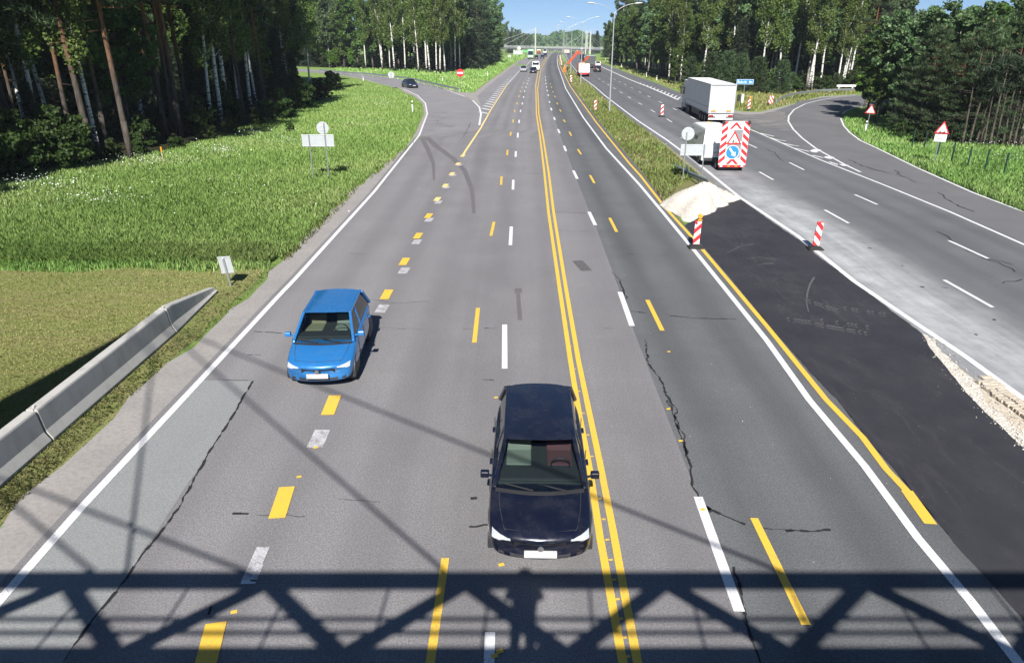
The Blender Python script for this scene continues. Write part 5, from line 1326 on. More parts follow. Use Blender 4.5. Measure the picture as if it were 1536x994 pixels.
def tree_proto(seed, kind, H):
    """returns (trunk builder, crown mesh parts) in local coordinates"""
    r = np.random.default_rng(seed); mb = MB(); C, S, T, AX = [], [], [], []
    mode, mat, bk = 'leaf', M['leaf_broad'], 'dark'
    def cl(n, c, rad, size, tb=.5, ts=.22, ax=None):
        p = ball(n, c, rad, r); C.append(p); S.append(size*(.6+.8*r.random(n)))
        up = (p[:,2]-c[2])/max(rad[2], .01)
        T.append(np.clip(tb + r.normal(size=n)*ts, 0, 1)); AX.append(np.tile(np.array(ax if ax is not None else (0,0,0.)), (n,1)))
    if kind == 'pine':
        mode, mat, bk = 'needle', M['needle'], 'pine'
        tr = trunk_pts(H, .02, r, 8, .10); r0 = .009*H+.03
        mb.path(tr, [r0*(1-.75*i/8) for i in range(9)], 9)
        for i in range(30):
            u = .46+.53*((i+.5)/30)**.9; a = r.random()*6.28; L = (1.0+1.9*(1-abs(u-.7)*1.6))*(.7+.5*r.random())*(H/17)
            p = at(tr, u); e = p+Vector((math.cos(a)*L, math.sin(a)*L, L*(.05+.5*r.random()*(u)))); m = p.lerp(e,.55)+Vector((0,0,-.08*L))
            mb.path([p, m, e], [.05*(1.2-u), .03, .012], 5)
            for q in (.55,.75,.95):
                c = p.lerp(e, q)+Vector((r.normal()*.25, r.normal()*.25, .12+r.random()*.2)); cl(120, c, (.95,.95,.42), .42, .45, .2, (math.cos(a)*.4,math.sin(a)*.4,.6))
        for i in range(5):  # dead snags on the lower trunk
            u = .25+.3*r.random(); a = r.random()*6.28; p = at(tr, u); mb.tube(p, p+Vector((math.cos(a)*.9, math.sin(a)*.9, -.1)), .02, .006, 4)
    elif kind == 'youngpine':
        mode, mat, bk = 'needle', M['needle'], 'dark'
        tr = trunk_pts(H, .01, r, 6, .05); mb.path(tr, [.10*(1-.8*i/6) for i in range(7)], 7)
        nw = int(H*2.6)
        for i in range(nw):
            u = .03+.93*i/nw; R0 = (.33*H)*(1-u)**.75+.15
            for j in range(7):
                a = j*2*math.pi/7+i*.5+r.normal()*.25; L = R0*(.75+.4*r.random()); p = at(tr, u); e = p+Vector((math.cos(a)*L, math.sin(a)*L, .22*L-.05))
                mb.tube(p, e, .025, .008, 4)
                for q in (.35,.62,.88,1.0):
                    cl(17, p.lerp(e,q)+Vector((0,0,.05)), (.26,.26,.13), .34, .42+.12*q, .2, (math.cos(a)*.7,math.sin(a)*.7,.7))
    elif kind == 'bushpine':
        mode, mat, bk = 'needle', M['needle'], 'pine'
        tr = trunk_pts(H, .02, r, 7, .12); mb.path(tr, [.11*(1-.8*i/7) for i in range(8)], 8)
        nw = 17
        for i in range(nw):
            u = .06+.92*i/nw; R0 = .27*H*(1-u)**.6*(.6+.5*min(1,u*4))+.2
            for j in range(6):
                if r.random() < .15: continue
                a = j*2*math.pi/6+i*.6+r.normal()*.3; L = R0*(.65+.55*r.random()); p = at(tr, min(1,u+r.normal()*.02)); e = p+Vector((math.cos(a)*L, math.sin(a)*L, (.05+.35*u)*L)); m = p.lerp(e,.5)+Vector((0,0,-.08*L))
                mb.path([p,m,e], [.035,.022,.008], 4)
                for q in (.38,.58,.78,.98):
                    cl(34, p.lerp(e,q)+Vector((r.normal()*.12,r.normal()*.12,.04)), (.36,.36,.15), .24, .38+.18*q, .2, (math.cos(a)*.5,math.sin(a)*.5,.8))
    elif kind == 'spruce':
        mode, mat, bk = 'needle', M['needle_dark'], 'dark'
        tr = trunk_pts(H, .008, r, 6, .03); mb.path(tr, [.009*H+.05-(.009*H+.03)*i/6 for i in range(7)], 7)
        nw = int(H*2.0)
        for i in range(nw):
            u = .05+.94*i/nw; R0 = .20*H*(1-u)**.85+.12
            for j in range(8):
                a = j*2*math.pi/8+i*.4+r.normal()*.2; L = R0*(.75+.4*r.random()); p = at(tr,u); e = p+Vector((math.cos(a)*L, math.sin(a)*L, -.28*L))
                for q in (.3,.55,.8,1.0): cl(16, p.lerp(e,q), (.34,.34,.16), .44, .4+.15*q, .2, (math.cos(a)*.6,math.sin(a)*.6,-.35))
    elif kind == 'birch':
        mat, bk = M['leaf_birch'], 'birch'
        tr = trunk_pts(H, .045, r, 9, .16); r0 = .0075*H+.03
        mb.path(tr, [r0*(1-.82*i/9) for i in range(10)], 9)
        for i in range(24):
            u = .30+.66*((i+.5)/24); a = r.random()*6.28; L = (2.1*(1-(abs(u-.58)/.46)**2*.55))*(.6+.55*r.random())*(H/17)
            p = at(tr, u); e = p+Vector((math.cos(a)*L*.62, math.sin(a)*L*.62, L*.95)); mb.path([p, p.lerp(e,.5)+Vector((math.cos(a)*.12*L, math.sin(a)*.12*L, -.04*L)), e], [.045*(1.25-u), .026, .01], 5)
            for q in (.5,.8,1.05):
                c = p.lerp(e, q)+Vector((r.normal()*.3, r.normal()*.3, -.25)); cl(105, c, (.62,.62,1.0), .20, .5, .22)
    elif kind in ('aspen', 'broad', 'bright'):
        mat = M[{'aspen':'leaf_aspen','broad':'leaf_broad','bright':'leaf_bright'}[kind]]; bk = 'aspen' if kind == 'aspen' else 'dark'
        tr = trunk_pts(H*.92, .03, r, 7, .15); r0 = .010*H+.04
        mb.path(tr, [r0*(1-.85*i/7) for i in range(8)], 9)
        lo = .22 if kind != 'aspen' else .30; nl = 30
        for i in range(nl):
            u = lo+(.97-lo)*((i+.5)/nl); a = i*2.4+r.normal()*.3; L = (.20*H)*(1-(abs(u-.55)/.62)**2*.75)*(.65+.55*r.random())
            p = at(tr, u); e = p+Vector((math.cos(a)*L, math.sin(a)*L, L*.5)); mb.path([p, p.lerp(e,.5)+Vector((0,0,-.05*L)), e], [.06*(1.2-u), .03, .01], 5)
            for q in (.45,.75,1.02):
                c = p.lerp(e, q)+Vector((r.normal()*.3, r.normal()*.3, r.normal()*.25)); k = .055*H; cl(100, c, (k,k,k*.8), .27, .5, .24)
    elif kind in ('shrub','bigshrub'):
        mat, bk = M['leaf_bush'], 'dark'
        for j in range(6):
            a = r.random()*6.28; e = Vector((math.cos(a)*.28*H, math.sin(a)*.28*H, H*.7)); mb.path([Vector((0,0,-.1)), e*.5+Vector((0,0,.1)), e], [.045,.03,.01], 5)
        nc, sz = (46, .17) if H < 4 else (90, .22)
        for i in range(nc):
            a = r.random()*6.28; d = .42*H*r.random()**.5; z = H*(.08+.86*r.random()*(1-(d/(.5*H))**2*.5)); k = .13*H*(.7+.6*r.random()) if H < 4 else .42+.3*r.random(); cl(105, (math.cos(a)*d, math.sin(a)*d, z), (k,k,k*.7), sz, .5, .24)
    elif kind == 'thin':
        mode, mat, bk = 'needle', M['needle_dark'], 'aspen'
        bk = 'dark'; tr = trunk_pts(H, .05, r, 6, .12); mb.path(tr, [.075*(1-.7*i/6) for i in range(7)], 7)
        for i in range(14):
            u = .25+.7*r.random(); a = r.random()*6.28; L = .5+.6*r.random(); p = at(tr,u); e = p+Vector((math.cos(a)*L, math.sin(a)*L, .1)); mb.tube(p, e, .018, .006, 4)
            if u > .6: cl(60, e, (.5,.5,.25), .3, .4, .2, (0,0,.5))
    C, S, T, AX = np.concatenate(C), np.concatenate(S), np.concatenate(T), np.concatenate(AX)
    me = leaf_mesh('crown', C, S, T, mat, mode, 1.0, .35 if kind == 'birch' else 0., r, AX if mode == 'needle' else None)
    return mb, me, M['bark_'+bk]

NAMES = {'pine':'pine_tree','youngpine':'young_pine','bushpine':'young_pine','spruce':'spruce_tree','birch':'birch_tree','aspen':'aspen_tree','broad':'broadleaf_tree','bright':'broadleaf_tree','shrub':'shrub','bigshrub':'shrub','thin':'thin_tree'}
PROTO = {}
def proto(kind, i):
    if (kind, i) in PROTO: return PROTO[kind, i]
    H = {'pine':18,'youngpine':5,'bushpine':9,'spruce':12,'birch':17,'aspen':12,'broad':11,'bright':9,'shrub':2.6,'bigshrub':5.0,'thin':6}[kind]
    mb, me, bk = tree_proto(100+i*17+sum(map(ord, kind)), kind, H)
    t = bpy.data.objects.new(NAMES[kind], None); COL.objects.link(t); t['category'] = 'shrub' if 'shrub' in kind else 'tree'
    tr = mb.build('trunk' if 'shrub' not in kind else 'stems', bk, t, smooth=True, fixn=False)
    c = bpy.data.objects.new('crown', me); COL.objects.link(c); c.parent = t
    PROTO[kind, i] = [t, H, False]; return PROTO[kind, i]
NV = {'pine':4,'youngpine':3,'bushpine':4,'spruce':2,'birch':5,'aspen':3,'broad':3,'bright':2,'shrub':4,'bigshrub':3,'thin':3}
SPOTS = []
def plant(kind, x, y, H, label, group, v=None):
    pr = proto(kind, random.randrange(NV[kind]) if v is None else v % NV[kind])
    if not pr[2]: o = pr[0]; pr[2] = True
    else: o = copy_tree(pr[0])
    s = H/pr[1]; o.location = (x, y, G(y)-.02); o.rotation_euler = (0, 0, random.uniform(0, 6.28)); o.scale = (s*random.uniform(.9,1.12), s*random.uniform(.9,1.12), s)
    o['label'] = label; o['group'] = group
    return o
def poly_at(pts, u):
    L = [(b-a).length for a, b in zip(pts, pts[1:])]; s = u*sum(L)
    for a, b, l in zip(pts, pts[1:], L):
        if s <= l: return a.lerp(b, s/l)
        s -= l
    return pts[-1]
def forest(edge, depth, n, mix, hr, sp, group, lab, d0=.0, power=1.3):
    """n trees behind an edge line; depth is the vector into the wood"""
    got = []; tries = 0; dv = Vector(depth).to_3d()
    while len(got) < n and tries < n*60:
        tries += 1; u, d = random.random(), d0+(1-d0)*random.random()**power; p = poly_at(edge, u)+dv*d
        if all((p.x-q.x)**2+(p.y-q.y)**2 > sp**2 for q in SPOTS): got.append(p); SPOTS.append(p)
        else: continue
        k = random.choices([m[0] for m in mix], [m[1] for m in mix])[0]; h = random.uniform(*hr.get(k, hr['*']))
        plant(k, p.x, p.y, h, lab[k], group)
V2 = lambda *a: [Vector((x, y, 0)) for x, y in a]

# --- named trees one can point at: left wood, by their trunks in the picture
gl = 'trees of the dark wood left of the meadow'
def named(kind, px, py, H, label, group, v=None):
    p = P(px, py); SPOTS.append(p); return plant(kind, p.x, p.y, H, label, group, v)
for a in (('birch',66,232,20,'white forked birch trunk, brightest at the left end of the dark wood'),('pine',140,236,22,'tall grey-barked pine right of the forked white birch'),('birch',150,233,19,'slender birch with mottled trunk just right of the grey pine'),
          ('pine',197,238,21,'reddish pine standing above the low bushes at the meadow edge'),('pine',250,205,23,'tall orange pine in the cluster of bare trunks, front one'),('pine',262,198,23,'tall orange pine in the cluster of bare trunks, middle one'),('pine',272,206,22,'tall orange pine in the cluster of bare trunks, right-hand one'),
          ('pine',286,190,22,'orange pine right of the cluster of bare trunks'),('birch',318,190,20,'slender white birch in the dark wood, left one of the pair'),('birch',333,188,20,'slender white birch in the dark wood, right one of the pair'),
          ('pine',366,178,21,'dark pine right of the pair of slender birches'),('birch',386,165,19,'birch with a leaning white trunk near the round sign'),('birch',415,150,18,'birch at the right end of the dark wood, front one'),('birch',466,140,19,'birch at the right end of the dark wood by the slip road'),
          ('pine',30,238,21,'pine with dark trunk at the left picture edge'),('pine',12,250,22,'thick pine trunk cut by the left picture edge')):
    named(*a, gl)
for a in (('bigshrub',30,262,4.2,'large sunlit leafy bush at the lower left corner of the dark wood'),('bigshrub',95,253,4.2,'tall leafy bush below the forked white birch'),('bigshrub',120,246,2.6,'leafy bush at the foot of the grey-barked pine'),('bigshrub',-20,270,5,'bush beyond the left picture edge'),
          ('shrub',170,238,1.5,'low bush at the meadow edge right of the grey pine'),('shrub',212,230,1.3,'low bush at the meadow edge left of the wooden stake'),('shrub',265,222,1.2,'low bush at the meadow edge right of the wooden stake'),('shrub',310,210,1.6,'dark bush below the pair of slender birches'),('shrub',345,201,1.5,'dark bush right of the pair of slender birches'),
          ('shrub',385,188,1.8,'dark bush at the middle of the shaded meadow edge'),('shrub',420,178,3.2,'dark bush at the shaded edge above the round sign'),('bigshrub',455,163,3.6,'dark bush in the shaded corner before the slip road'),('bigshrub',485,150,3.6,'dark bush nearest the slip road in the shaded corner'),('bigshrub',500,135,3.4,'dark bush where the slip road meets the dark wood'),('shrub',436,196,.9,'small dark plant alone in the bright meadow')):
    named(*a, 'bushes along the edge of the left wood')
labA = {'pine':'tall pine with bare orange trunk inside the dark wood on the left','birch':'slender birch with white trunk inside the dark wood on the left','spruce':'dark spruce inside the wood on the left','broad':'leafy tree inside the dark wood on the left','shrub':'undergrowth bush inside the dark wood on the left'}
edgeA = V2((-33,44),(-29,58),(-26,70),(-28,95),(-34,118),(-38,140))
forest(edgeA, (-9,2), 26, (('pine',5),('birch',3)), {'*':(18,24)}, 1.5, gl, {'pine':'tall pine with bare reddish trunk near the front of the dark wood on the left','birch':'slender birch near the front of the dark wood on the left'}, .12)
forest(edgeA, (-16,3), 46, (('pine',5),('birch',3),('spruce',4),('broad',3)), {'*':(17,23),'spruce':(7,14),'broad':(9,15)}, 1.9, gl, labA, .12)
forest(edgeA, (-10,2), 40, (('bigshrub',3),('shrub',4),('spruce',2)), {'*':(2,4.5),'spruce':(4,7)}, 1.5, 'undergrowth of the left wood', {'shrub':labA['shrub'],'bigshrub':labA['shrub'],'spruce':'small spruce in the undergrowth of the dark wood on the left'}, .05)
forest(V2((-46,36),(-44,60),(-42,90),(-46,150)), (-30,4), 84, (('pine',3),('spruce',5),('broad',4)), {'*':(18,23),'spruce':(9,17),'broad':(9,16)}, 2.3, gl, labA)
forest(V2((-76,60),(-74,90),(-70,150)), (-30,20), 50, (('spruce',4),('broad',4)), {'*':(13,18)}, 3.0, gl, labA)
forest(V2((-33,14),(-33.5,26),(-35,41)), (-22,0), 34, (('pine',3),('broad',5),('spruce',3)), {'*':(16,21)}, 2.3, gl, {k:'unseen tree beyond the left picture edge, added to shade the left wood' for k in ('pine','broad','spruce')})  # unseen trees added so their crowns shade the front of the left wood

# --- wood beyond the left slip road
gb = 'trees of the wood beyond the left slip road'
labB = {'birch':'birch with thin white trunk in the wood beyond the left slip road','aspen':'fresh green aspen in the wood beyond the left slip road','broad':'leafy tree in the wood beyond the left slip road','spruce':'dark spruce in the wood beyond the left slip road','pine':'pine in the wood beyond the left slip road','shrub':'bright bush at the foot of the wood beyond the left guard rail','bright':'bright green young tree at the foot of the wood beyond the left slip road'}
for px, py, h in ((549,104,20),(574,106,22),(585,107,19),(592,107,24),(608,107,21),(628,109,20),(640,110,24),(645,110,22),(655,111,21),(660,111,23),(668,110,20),(683,107,25),(690,106,22)):
    named('birch', px, py, h, 'birch with white trunk in the front row beyond the left guard rail', gb)
for a in (('spruce',706,104,21,'darkest tall spruce where the left wood reaches the verge'),('pine',716,102,22,'tall dark pine beside the darkest spruce at the verge'),('spruce',728,97,20,'dark spruce at the verge right of the darkest one'),('broad',742,93,18,'green leafy tree at the end of the verge wood'),('aspen',733,95,20,'fresh green tree beside the dark spruces')):
    named(*a, gb)
edgeB = [P(490,101), P(600,104.5), P(690,106), P(722,96), P(748,87)]
forest(edgeB, (-22,26), 92, (('birch',4),('aspen',5),('broad',4),('spruce',3),('pine',1)), {'*':(20,25),'broad':(15,21),'aspen':(17,23)}, 2.6, gb, labB)
forest(edgeB[:3], (-8,16), 22, (('shrub',2),('bright',2)), {'*':(3,5),'bright':(4,7)}, 2.2, 'bushes at the foot of the wood beyond the left slip road', labB, 0)
forest([P(400,100), P(520,98)], (-20,40), 46, (('aspen',3),('birch',1),('broad',4),('spruce',2)), {'*':(19,25)}, 3.0, gb, labB)
edgeB2 = [P(748,87), P(768,81), P(781,77.5), P(790,75.2)]
forest(edgeB2, (-50,25), 44, (('broad',4),('aspen',2),('birch',2),('spruce',2)), {'*':(15,20)}, 5, 'far trees along the left verge before the bridge', {k:'far tree along the left verge towards the bridge' for k in NAMES})
forest([P(790,74.6), P(804,71.2), P(812,69.3)], (-90,40), 26, (('broad',4),('spruce',2)), {'*':(15,19)}, 7, 'far trees left of the road beyond the bridge', {k:'distant tree left of the road beyond the bridge' for k in NAMES})

# --- wood beyond the right carriageway
gc = 'trees of the wood beyond the right carriageway'
labC = {'birch':'birch with white trunk and green crown in the wood beyond the right carriageway','aspen':'green aspen in the wood beyond the right carriageway','broad':'dense leafy tree in the wood beyond the right carriageway','spruce':'dark spruce in the wood beyond the right carriageway','pine':'pine in the wood beyond the right carriageway','youngpine':'bushy young pine at the foot of the birches on the right','shrub':'bush at the foot of the wood beyond the right carriageway','bright':'bright green young tree beside the right slip road'}
for px, py, h, l in ((1054,128,20,'upright white birch behind the white lorry, left one'),(1096,128,20,'white birch with many forks above the blue sign, left one'),(1140,132,21,'white birch with many forks above the blue sign, middle one'),(1190,132,20,'white birch right of the blue sign'),(1212,136.5,19,'leaning white birch by the right slip road, first of the pair'),(1217,136.5,18,'leaning white birch by the right slip road, second of the pair'),(1255,131,17,'white birch near the far rail, left one'),(1264,131,16,'white birch near the far rail, right one'),(1230,130,18,'thin white birch between the slip road birches'),(1003,122,18,'white birch at the verge left of the white lorry'),(1020,125,17,'white birch just left of the white lorry')):
    named('birch', px, py, h, l, gc)
for a in (('youngpine',1035,134,5.4,'bushy young pine directly behind the white lorry'),('youngpine',1062,134,6.2,'broad young pine behind the lorry, left of the blue sign'),('youngpine',1086,136,6.4,'broad young pine left of the blue sign post'),('youngpine',1108,137,6.0,'young pine right behind the blue sign'),('youngpine',1135,139,5.6,'young pine right of the blue sign'),('youngpine',1168,141,5.2,'young pine above the end of the right guard rail'),('broad',1012,127,6.5,'pale leafy young tree at the lorry front'),
          ('bright',1155,139,3.6,'bright green bush between the young pines and the guard rail'),('shrub',1195,138,2.2,'low bright bush behind the right guard rail'),('shrub',1240,135,2.4,'low bush behind the right guard rail near the dark trees'),('broad',938,100.5,15,'dense rounded tree at the left end of the right wood'),('broad',955,106,14.5,'dense green tree second from the left end of the right wood'),('aspen',972,112,15,'green tree third from the left end of the right wood'),('broad',988,117,15,'dense tree with low branches left of the lorry'),('broad',928,97.5,13,'leafy tree hiding the bridge end on the right'),('shrub',921,95.5,4,'bush below the bridge end on the right')):
    named(*a, gc if a[0] not in ('shrub',) else 'bushes on the right verge')
edgeC = [P(924,95.5), P(950,104), P(990,115.5), P(1030,126), P(1090,130), P(1160,134), P(1240,131), P(1330,127)]
forest(edgeC, (14,24), 96, (('birch',4),('broad',5),('aspen',3),('pine',2),('spruce',2)), {'*':(16,21),'broad':(12,17),'spruce':(10,16)}, 2.2, gc, labC, .05)
forest([P(1040,126), P(1160,132), P(1260,128), P(1340,124)], (12,30), 40, (('pine',2),('spruce',4),('broad',4),('birch',1)), {'*':(16,21)}, 2.4, gc, labC, .35)
forest([P(1030,131), P(1100,135), P(1170,137), P(1290,132)], (4,6), 16, (('youngpine',2),('shrub',3),('bright',1)), {'*':(2,4.5)}, 2.0, 'bushes at the foot of the right birches', labC)
forest([P(900,85.5), P(908,89), P(916,92.5)], (34,40), 20, (('broad',4),('spruce',2),('aspen',1)), {'*':(13,17)}, 4.5, 'far trees on the right before the bridge', {k:'far tree on the right beside the bridge end' for k in NAMES})
forest([P(885,74.5), P(892,79), P(898,82.5)], (100,50), 24, (('broad',4),('spruce',3)), {'*':(14,18)}, 7, 'far trees right of the road beyond the bridge', {k:'distant tree right of the road beyond the bridge' for k in NAMES})

# --- near wood on the right bend
gd = 'trees of the near wood on the right bend'
for a in (('broad',1312,184,8.5,'dark leafy tree bulging over the inner bend of the right slip road'),('broad',1300,170,9.5,'dark leafy tree at the left end of the near right wood'),('bright',1296,160,8.0,'brighter green tree behind the inner bend'),
          ('bushpine',1362,200,8.0,'dark young pine above the road narrows sign'),('bushpine',1375,204,9.0,'bushy pine left of the uneven road sign'),('bushpine',1398,209,7.4,'layered young pine left above the uneven road sign'),('bushpine',1425,213,8.2,'layered young pine right above the uneven road sign'),('bushpine',1452,214,9.5,'tall bushy pine in the middle of the near right wood'),('bushpine',1470,216,7.4,'dark young pine above the fence posts'),('bushpine',1500,213,11,'tallest bushy pine near the right picture edge'),('aspen',1530,214,13,'tall leafy tree cut by the right picture edge'),
          ('aspen',1340,186,10.5,'silvery green aspen at the top of the near right wood, left one'),('aspen',1375,192,11,'silvery green aspen at the top of the near right wood, middle one'),('aspen',1415,198,11,'silvery green aspen at the top of the near right wood, right one'),('aspen',1318,175,10.5,'silvery aspen behind the dark leafy tree'),('shrub',1350,207,1.6,'low dark bush behind the road narrows sign'),('shrub',1378,216,1.6,'low dark bush left of the uneven road sign post')):
    named(*a, gd if a[0] != 'shrub' else 'bushes on the right bend')
for i, px in enumerate((1443,1452,1463,1474,1484,1492,1503,1512,1520,1529,1538)):
    p = P(px, 221+random.uniform(-3,3)); plant('thin', p.x, p.y, random.uniform(5,7.5), 'thin bare trunk in the row of pale stems above the fence posts', gd)
edgeD = V2((44,88),(40.5,72),(38.5,64),(39,58),(43,56),(60,52))
labD = {'aspen':'silvery aspen inside the near right wood','broad':'leafy tree inside the near right wood','pine':'pine inside the near right wood','bushpine':'young pine inside the near right wood','spruce':'dark spruce inside the near right wood','birch':'birch inside the near right wood'}
forest(edgeD, (18,26), 46, (('aspen',5),('broad',2),('pine',1),('bushpine',4),('spruce',1)), {'*':(9.5,12),'bushpine':(5.5,8.5),'spruce':(7,10)}, 1.8, gd, labD, .05)
forest(V2((60,100),(75,85),(90,70)), (24,20), 18, (('broad',3),('spruce',2),('aspen',2)), {'*':(11,14)}, 3, gd, labD)

# hidden prototypes that were never planted are removed
for pr in PROTO.values():
    if not pr[2]:
        for c in list(pr[0].children): bpy.data.objects.remove(c)
        bpy.data.objects.remove(pr[0])

# --- far forest closing the view
mbf, n = [], 26000
X = rng.uniform(-700, 900, n); Y = 1150+rng.random(n)*260 + .00012*(X-120)**2
Hh = 15+5*np.sin(X*.021)+3*np.sin(X*.07+1)+2.5*np.sin(X*.19)
keep = np.abs(X-130) > 6
Zt = Hh*rng.random(n)**.6 - 4
me = leaf_mesh('forest', np.stack([X, Y, Zt], 1)[keep], (3.5+3*rng.random(n))[keep], np.clip(rng.normal(.4,.2,n),0,1)[keep], M['leaf_broad'])
o = bpy.data.objects.new('forest', me); COL.objects.link(o); tag(o, kind='stuff')

# --- grass blades
def blades(name, pts, h, w, mat, lean=.35):
    n = len(pts); a = rng.random(n)*6.283; d = np.stack([np.cos(a), np.sin(a), np.zeros(n)], 1); s = np.stack([-np.sin(a), np.cos(a), np.zeros(n)], 1)
    h = h[:,None]; w = w[:,None]; l = (lean*rng.random(n))[:,None]
    mid = pts + d*h*l*.4 + np.array([0,0,1.])*h*.6; top = pts + d*h*l*1.3 + np.array([0,0,1.])*h
    V = np.stack([pts-s*w, pts+s*w, mid+s*w*.7, top, mid-s*w*.7], 1).reshape(-1,3); k = 5
    me = bpy.data.meshes.new(name); me.vertices.add(n*k); me.vertices.foreach_set('co', V.astype(np.float32).ravel())
    me.loops.add(n*k); me.loops.foreach_set('vertex_index', np.arange(n*k, dtype=np.int32)); me.polygons.add(n)
    me.polygons.foreach_set('loop_start', np.arange(0,n*k,k,dtype=np.int32)); me.polygons.foreach_set('loop_total', np.full(n,k,dtype=np.int32))
    # patches of tone that belong to the sward
    t = .5+.22*np.sin(pts[:,0]*.35+np.sin(pts[:,1]*.21)*2)*np.sin(pts[:,1]*.27+1)+rng.normal(0,.2,n)
    at_ = me.attributes.new('tint','FLOAT','POINT'); at_.data.foreach_set('value', np.repeat(np.clip(t,0,1),k).astype(np.float32))
    me.materials.append(mat); me.update(calc_edges=True); o = bpy.data.objects.new(name, me); COL.objects.link(o); return tag(o, kind='stuff')
def inside(poly, X, Y):
    r = np.zeros(len(X), bool); j = len(poly)-1
    for i in range(len(poly)):
        xi, yi, xj, yj = poly[i].x, poly[i].y, poly[j].x, poly[j].y
        c = ((yi > Y) != (yj > Y)) & (X < (xj-xi)*(Y-yi)/(yj-yi+1e-12)+xi); r ^= c; j = i
    return r
def sample(px_poly, n, pad=60):
    """points spread evenly over the region as the photograph shows it, so near ground gets more blades per square metre"""
    xs = [p[0] for p in px_poly]; ys = [p[1] for p in px_poly]; poly = [Vector((x,y,0)) for x, y in px_poly]
    X = rng.uniform(max(min(xs),-pad), min(max(xs),1536+pad), n); Y = rng.uniform(min(ys), max(ys), n); k = inside(poly, X, Y); X, Y = X[k], Y[k]
    a, b = (X-CX)/FPX, (CY-Y)/FPX; dy, dz = CP+b*SP, -SP+b*CP; t = -CAMH/dz
    W = np.stack([t*a, t*dy, -.03+0*t], 1); g = np.array([G(v) for v in W[:,1]]); W[:,2] += g; return W
def field(name, poly, n, hmin, hmax, mat, wk=.00055, lean=.5):
    W = sample(poly, n); D = W[:,1]; h = rng.uniform(hmin, hmax, len(W)); return blades(name, W, h, np.maximum(.008, wk*D*rng.uniform(.6,1.4,len(W))), mat, lean)
LMEAD = [(-60,393),(408,389),(425,383),(458,352),(500,310),(531,281),(571,251),(611,216),(622,200),(632,172),(632,157),(621,146),(600,137),(560,127),(520,120),(505,122),(480,140),(420,170),(330,203),(240,228),(120,246),(-60,262)]
field('meadow_grass', LMEAD, 270000, .06, .27, M['blade'], .00042, .5)
field('meadow_grass', [(-60,370),(400,372),(412,389),(400,396),(-60,396)], 40000, .1, .38, M['blade'], .0004, .5)
field('verge_grass', [(640,125),(600,119),(560,114),(520,110),(500,107),(505,102),(600,104),(690,107),(720,98),(750,86),(770,80),(788,78),(789,86),(776,92),(758,103),(728,124),(709,139),(690,138)], 24000, .2, .5, M['blade'], .0008)
RV = [(1284,166),(1270,171),(1266,178),(1270,190),(1280,200),(1296,211),(1320,223.5),(1382,253),(1462,288),(1536,318),(1600,345),(1600,225),(1536,222),(1440,218),(1390,210),(1340,198),(1300,184)]
field('verge_grass', RV, 90000, .15, .42, M['blade'], .0004, .5)
MED = [(1000,308),(964,258),(948,239),(897,180),(858,129),(843,99),(841,92),(846,91),(853,97),(869,115.5),(887,129.5),(904,146),(948,182),(988,212),(1022,243),(1072,285),(1040,268),(1015,280)]
field('median_grass', MED, 100000, .08, .28, M['blade_dry'], .0005)
field('median_grass', MED, 34000, .12, .38, M['blade'], .0005)
field('verge_grass', [(1092,163),(1120,167),(1140,167),(1162,162),(1184,156.5),(1232,144.5),(1284,141),(1284,133),(1200,137),(1130,138),(1090,134),(1050,131),(1015,126),(990,116),(950,104),(922,95),(905,91),(892,86),(900,93),(925,102),(948,110.5),(985,123.5),(1018,136.5),(1060,152.5)], 26000, .15, .45, M['blade_dry'], .0008)
field('mown_grass_blades', [(-60,394),(408,390),(380,425),(335,430),(320,432),(250,468),(60,620),(-60,720)], 110000, .015, .06, M['blade_dry'], .0005, 1.4)
field('barrier_weeds', [(-20,745),(62,672),(190,560),(265,505),(322,440),(345,430),(400,395),(418,396),(354,460),(306,501),(257,537),(209,585),(153,633),(92,694),(24,758),(-20,795)], 60000, .015, .09, M['weed'], .0004, 1.2)
field('meadow_grass', [(-60,388),(408,386),(404,404),(300,408),(200,402),(100,409),(-60,403)], 7000, .05, .28, M['blade'], .0005)
def clip_edge(px):  # thin fringe of grass creeping over the shoulder
    return px
field('shoulder_weeds', [(408,392),(425,386),(458,354),(503,309),(531,281),(571,251),(618,214),(625,205),(619,217),(578,252),(540,281),(512,312),(468,356),(430,393)], 14000, .04, .26, M['weed'], .0005, .9)
# flowers: little white umbels in drifts
def flowers(name, spots, n):
    P_ = []
    for (px, py, rx, ry, k) in spots:
        for _ in range(int(n*k)):
            p = P(px+random.gauss(0,rx), py+random.gauss(0,ry)); P_.append((p.x, p.y, G(p.y)+random.uniform(.45,.75)))
    P_ = np.array(P_); m = len(P_); s = .02+.035*rng.random(m)
    me = leaf_mesh(name, P_, s*1.5, rng.random(m), M['flower'], squash=.2); o = bpy.data.objects.new(name, me); COL.objects.link(o); tag(o, kind='stuff')
flowers('meadow_flowers', [(60,285,40,8,1),(230,252,40,5,1.1),(330,235,18,4,.9),(110,310,60,10,.35),(155,313,20,4,.3),(430,222,18,6,.6),(400,208,30,4,.4),(575,160,9,4,.5),(545,190,20,8,.4),(300,300,120,25,.4)], 260)
flowers('verge_flowers', [(1480,225,40,4,1),(1510,245,20,8,.6),(1000,240,20,15,.3),(930,200,15,10,.4)], 110)
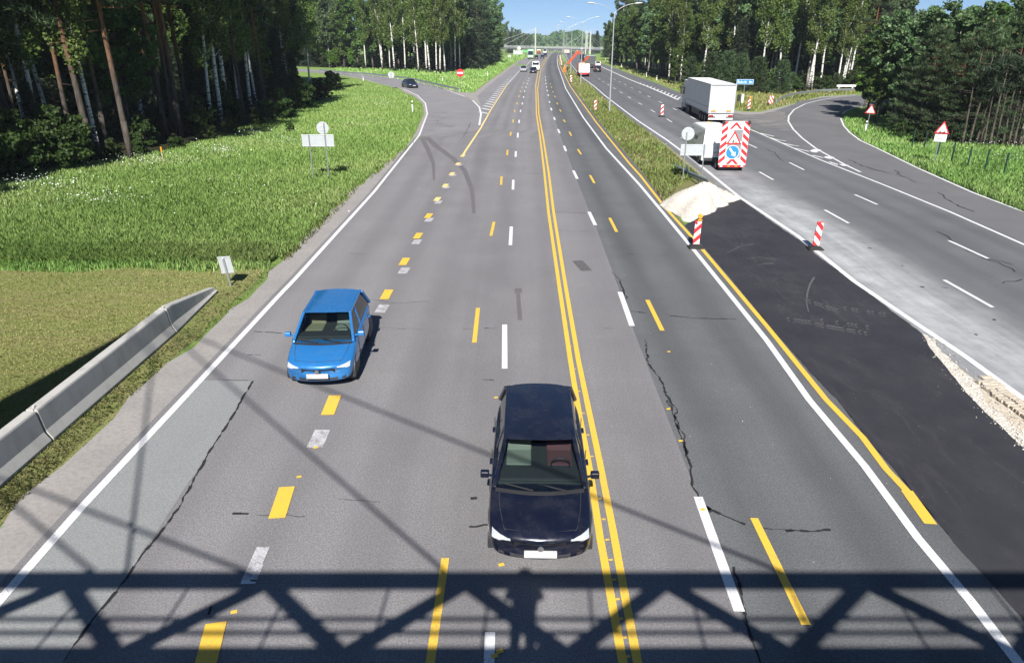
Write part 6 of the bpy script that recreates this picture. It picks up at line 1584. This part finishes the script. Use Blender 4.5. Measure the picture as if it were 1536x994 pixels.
# ------------------------------------------------------------------ thin summer haze
mb = MB(); mb.box(-1620, 1720, -80, 5100, -5.5, 34)
hz = bpy.data.materials.new('haze'); hz.use_nodes = True; hn = hz.node_tree; hn.nodes.clear()
ho = hn.nodes.new('ShaderNodeOutputMaterial'); hv = hn.nodes.new('ShaderNodeVolumePrincipled')
hv.inputs['Color'].default_value = (.78,.88,1.0,1); hv.inputs['Density'].default_value = .00015; hv.inputs['Anisotropy'].default_value = 0.0
hn.links.new(hv.outputs[0], ho.inputs['Volume'])
tag(mb.build('haze', hz), kind='stuff')
EXPOSURE = 0.88
# ------------------------------------------------------------------ light, sky, camera
SUN_EL, SUN_AZ = 40.0, 3.0        # the sun stands behind the camera, a little to its left
w = bpy.data.worlds.new('World'); scene.world = w; w.use_nodes = True
nt = w.node_tree; bg = nt.nodes['Background']
sky = nt.nodes.new('ShaderNodeTexSky'); sky.sky_type = 'NISHITA'; sky.sun_disc = False
sky.sun_elevation = R(SUN_EL); sky.sun_rotation = R(180 + SUN_AZ)
sky.altitude = 2500; sky.air_density = 1.0; sky.dust_density = 0; sky.ozone_density = 4.0
tc = nt.nodes.new('ShaderNodeTexCoord'); va = nt.nodes.new('ShaderNodeVectorMath'); va.inputs[1].default_value = (0, 0, .07)
vn = nt.nodes.new('ShaderNodeVectorMath'); vn.operation = 'NORMALIZE'      # the clear blue of a little higher up reaches down to the tree tops
nt.links.new(tc.outputs['Generated'], va.inputs[0]); nt.links.new(va.outputs[0], vn.inputs[0]); nt.links.new(vn.outputs[0], sky.inputs[0])
nt.links.new(sky.outputs[0], bg.inputs[0]); bg.inputs[1].default_value = .056
sl = bpy.data.lights.new('sun', 'SUN'); sl.energy = 5.0; sl.angle = R(.53); sl.color = (1, .965, .915)
so = bpy.data.objects.new('sun', sl); COL.objects.link(so)
dirv = Vector((math.sin(R(SUN_AZ))*math.cos(R(SUN_EL)), math.cos(R(SUN_AZ))*math.cos(R(SUN_EL)), -math.sin(R(SUN_EL))))
so.rotation_euler = dirv.to_track_quat('-Z', 'Y').to_euler(); so.location = (0, -60, 60)
cam = bpy.data.cameras.new('camera'); co = bpy.data.objects.new('camera', cam); COL.objects.link(co)
cam.sensor_width = 36; cam.lens = 36*FPX/1536; cam.clip_end = 8000; cam.clip_start = .05
co.location = (0, 0, CAMH); co.rotation_euler = (math.pi/2 - PITCH, 0, 0)
scene.camera = co
vs = scene.view_settings; vs.view_transform = 'Standard'; vs.look = 'None'; vs.exposure = EXPOSURE; vs.gamma = 1; vs.use_curve_mapping = False
scene.render.engine = 'CYCLES'
cy = scene.cycles; cy.use_denoising = True; cy.max_bounces = 6; cy.diffuse_bounces = 3; cy.glossy_bounces = 3; cy.transmission_bounces = 3; cy.transparent_max_bounces = 8
cy.sample_clamp_indirect = 6; cy.use_adaptive_sampling = True
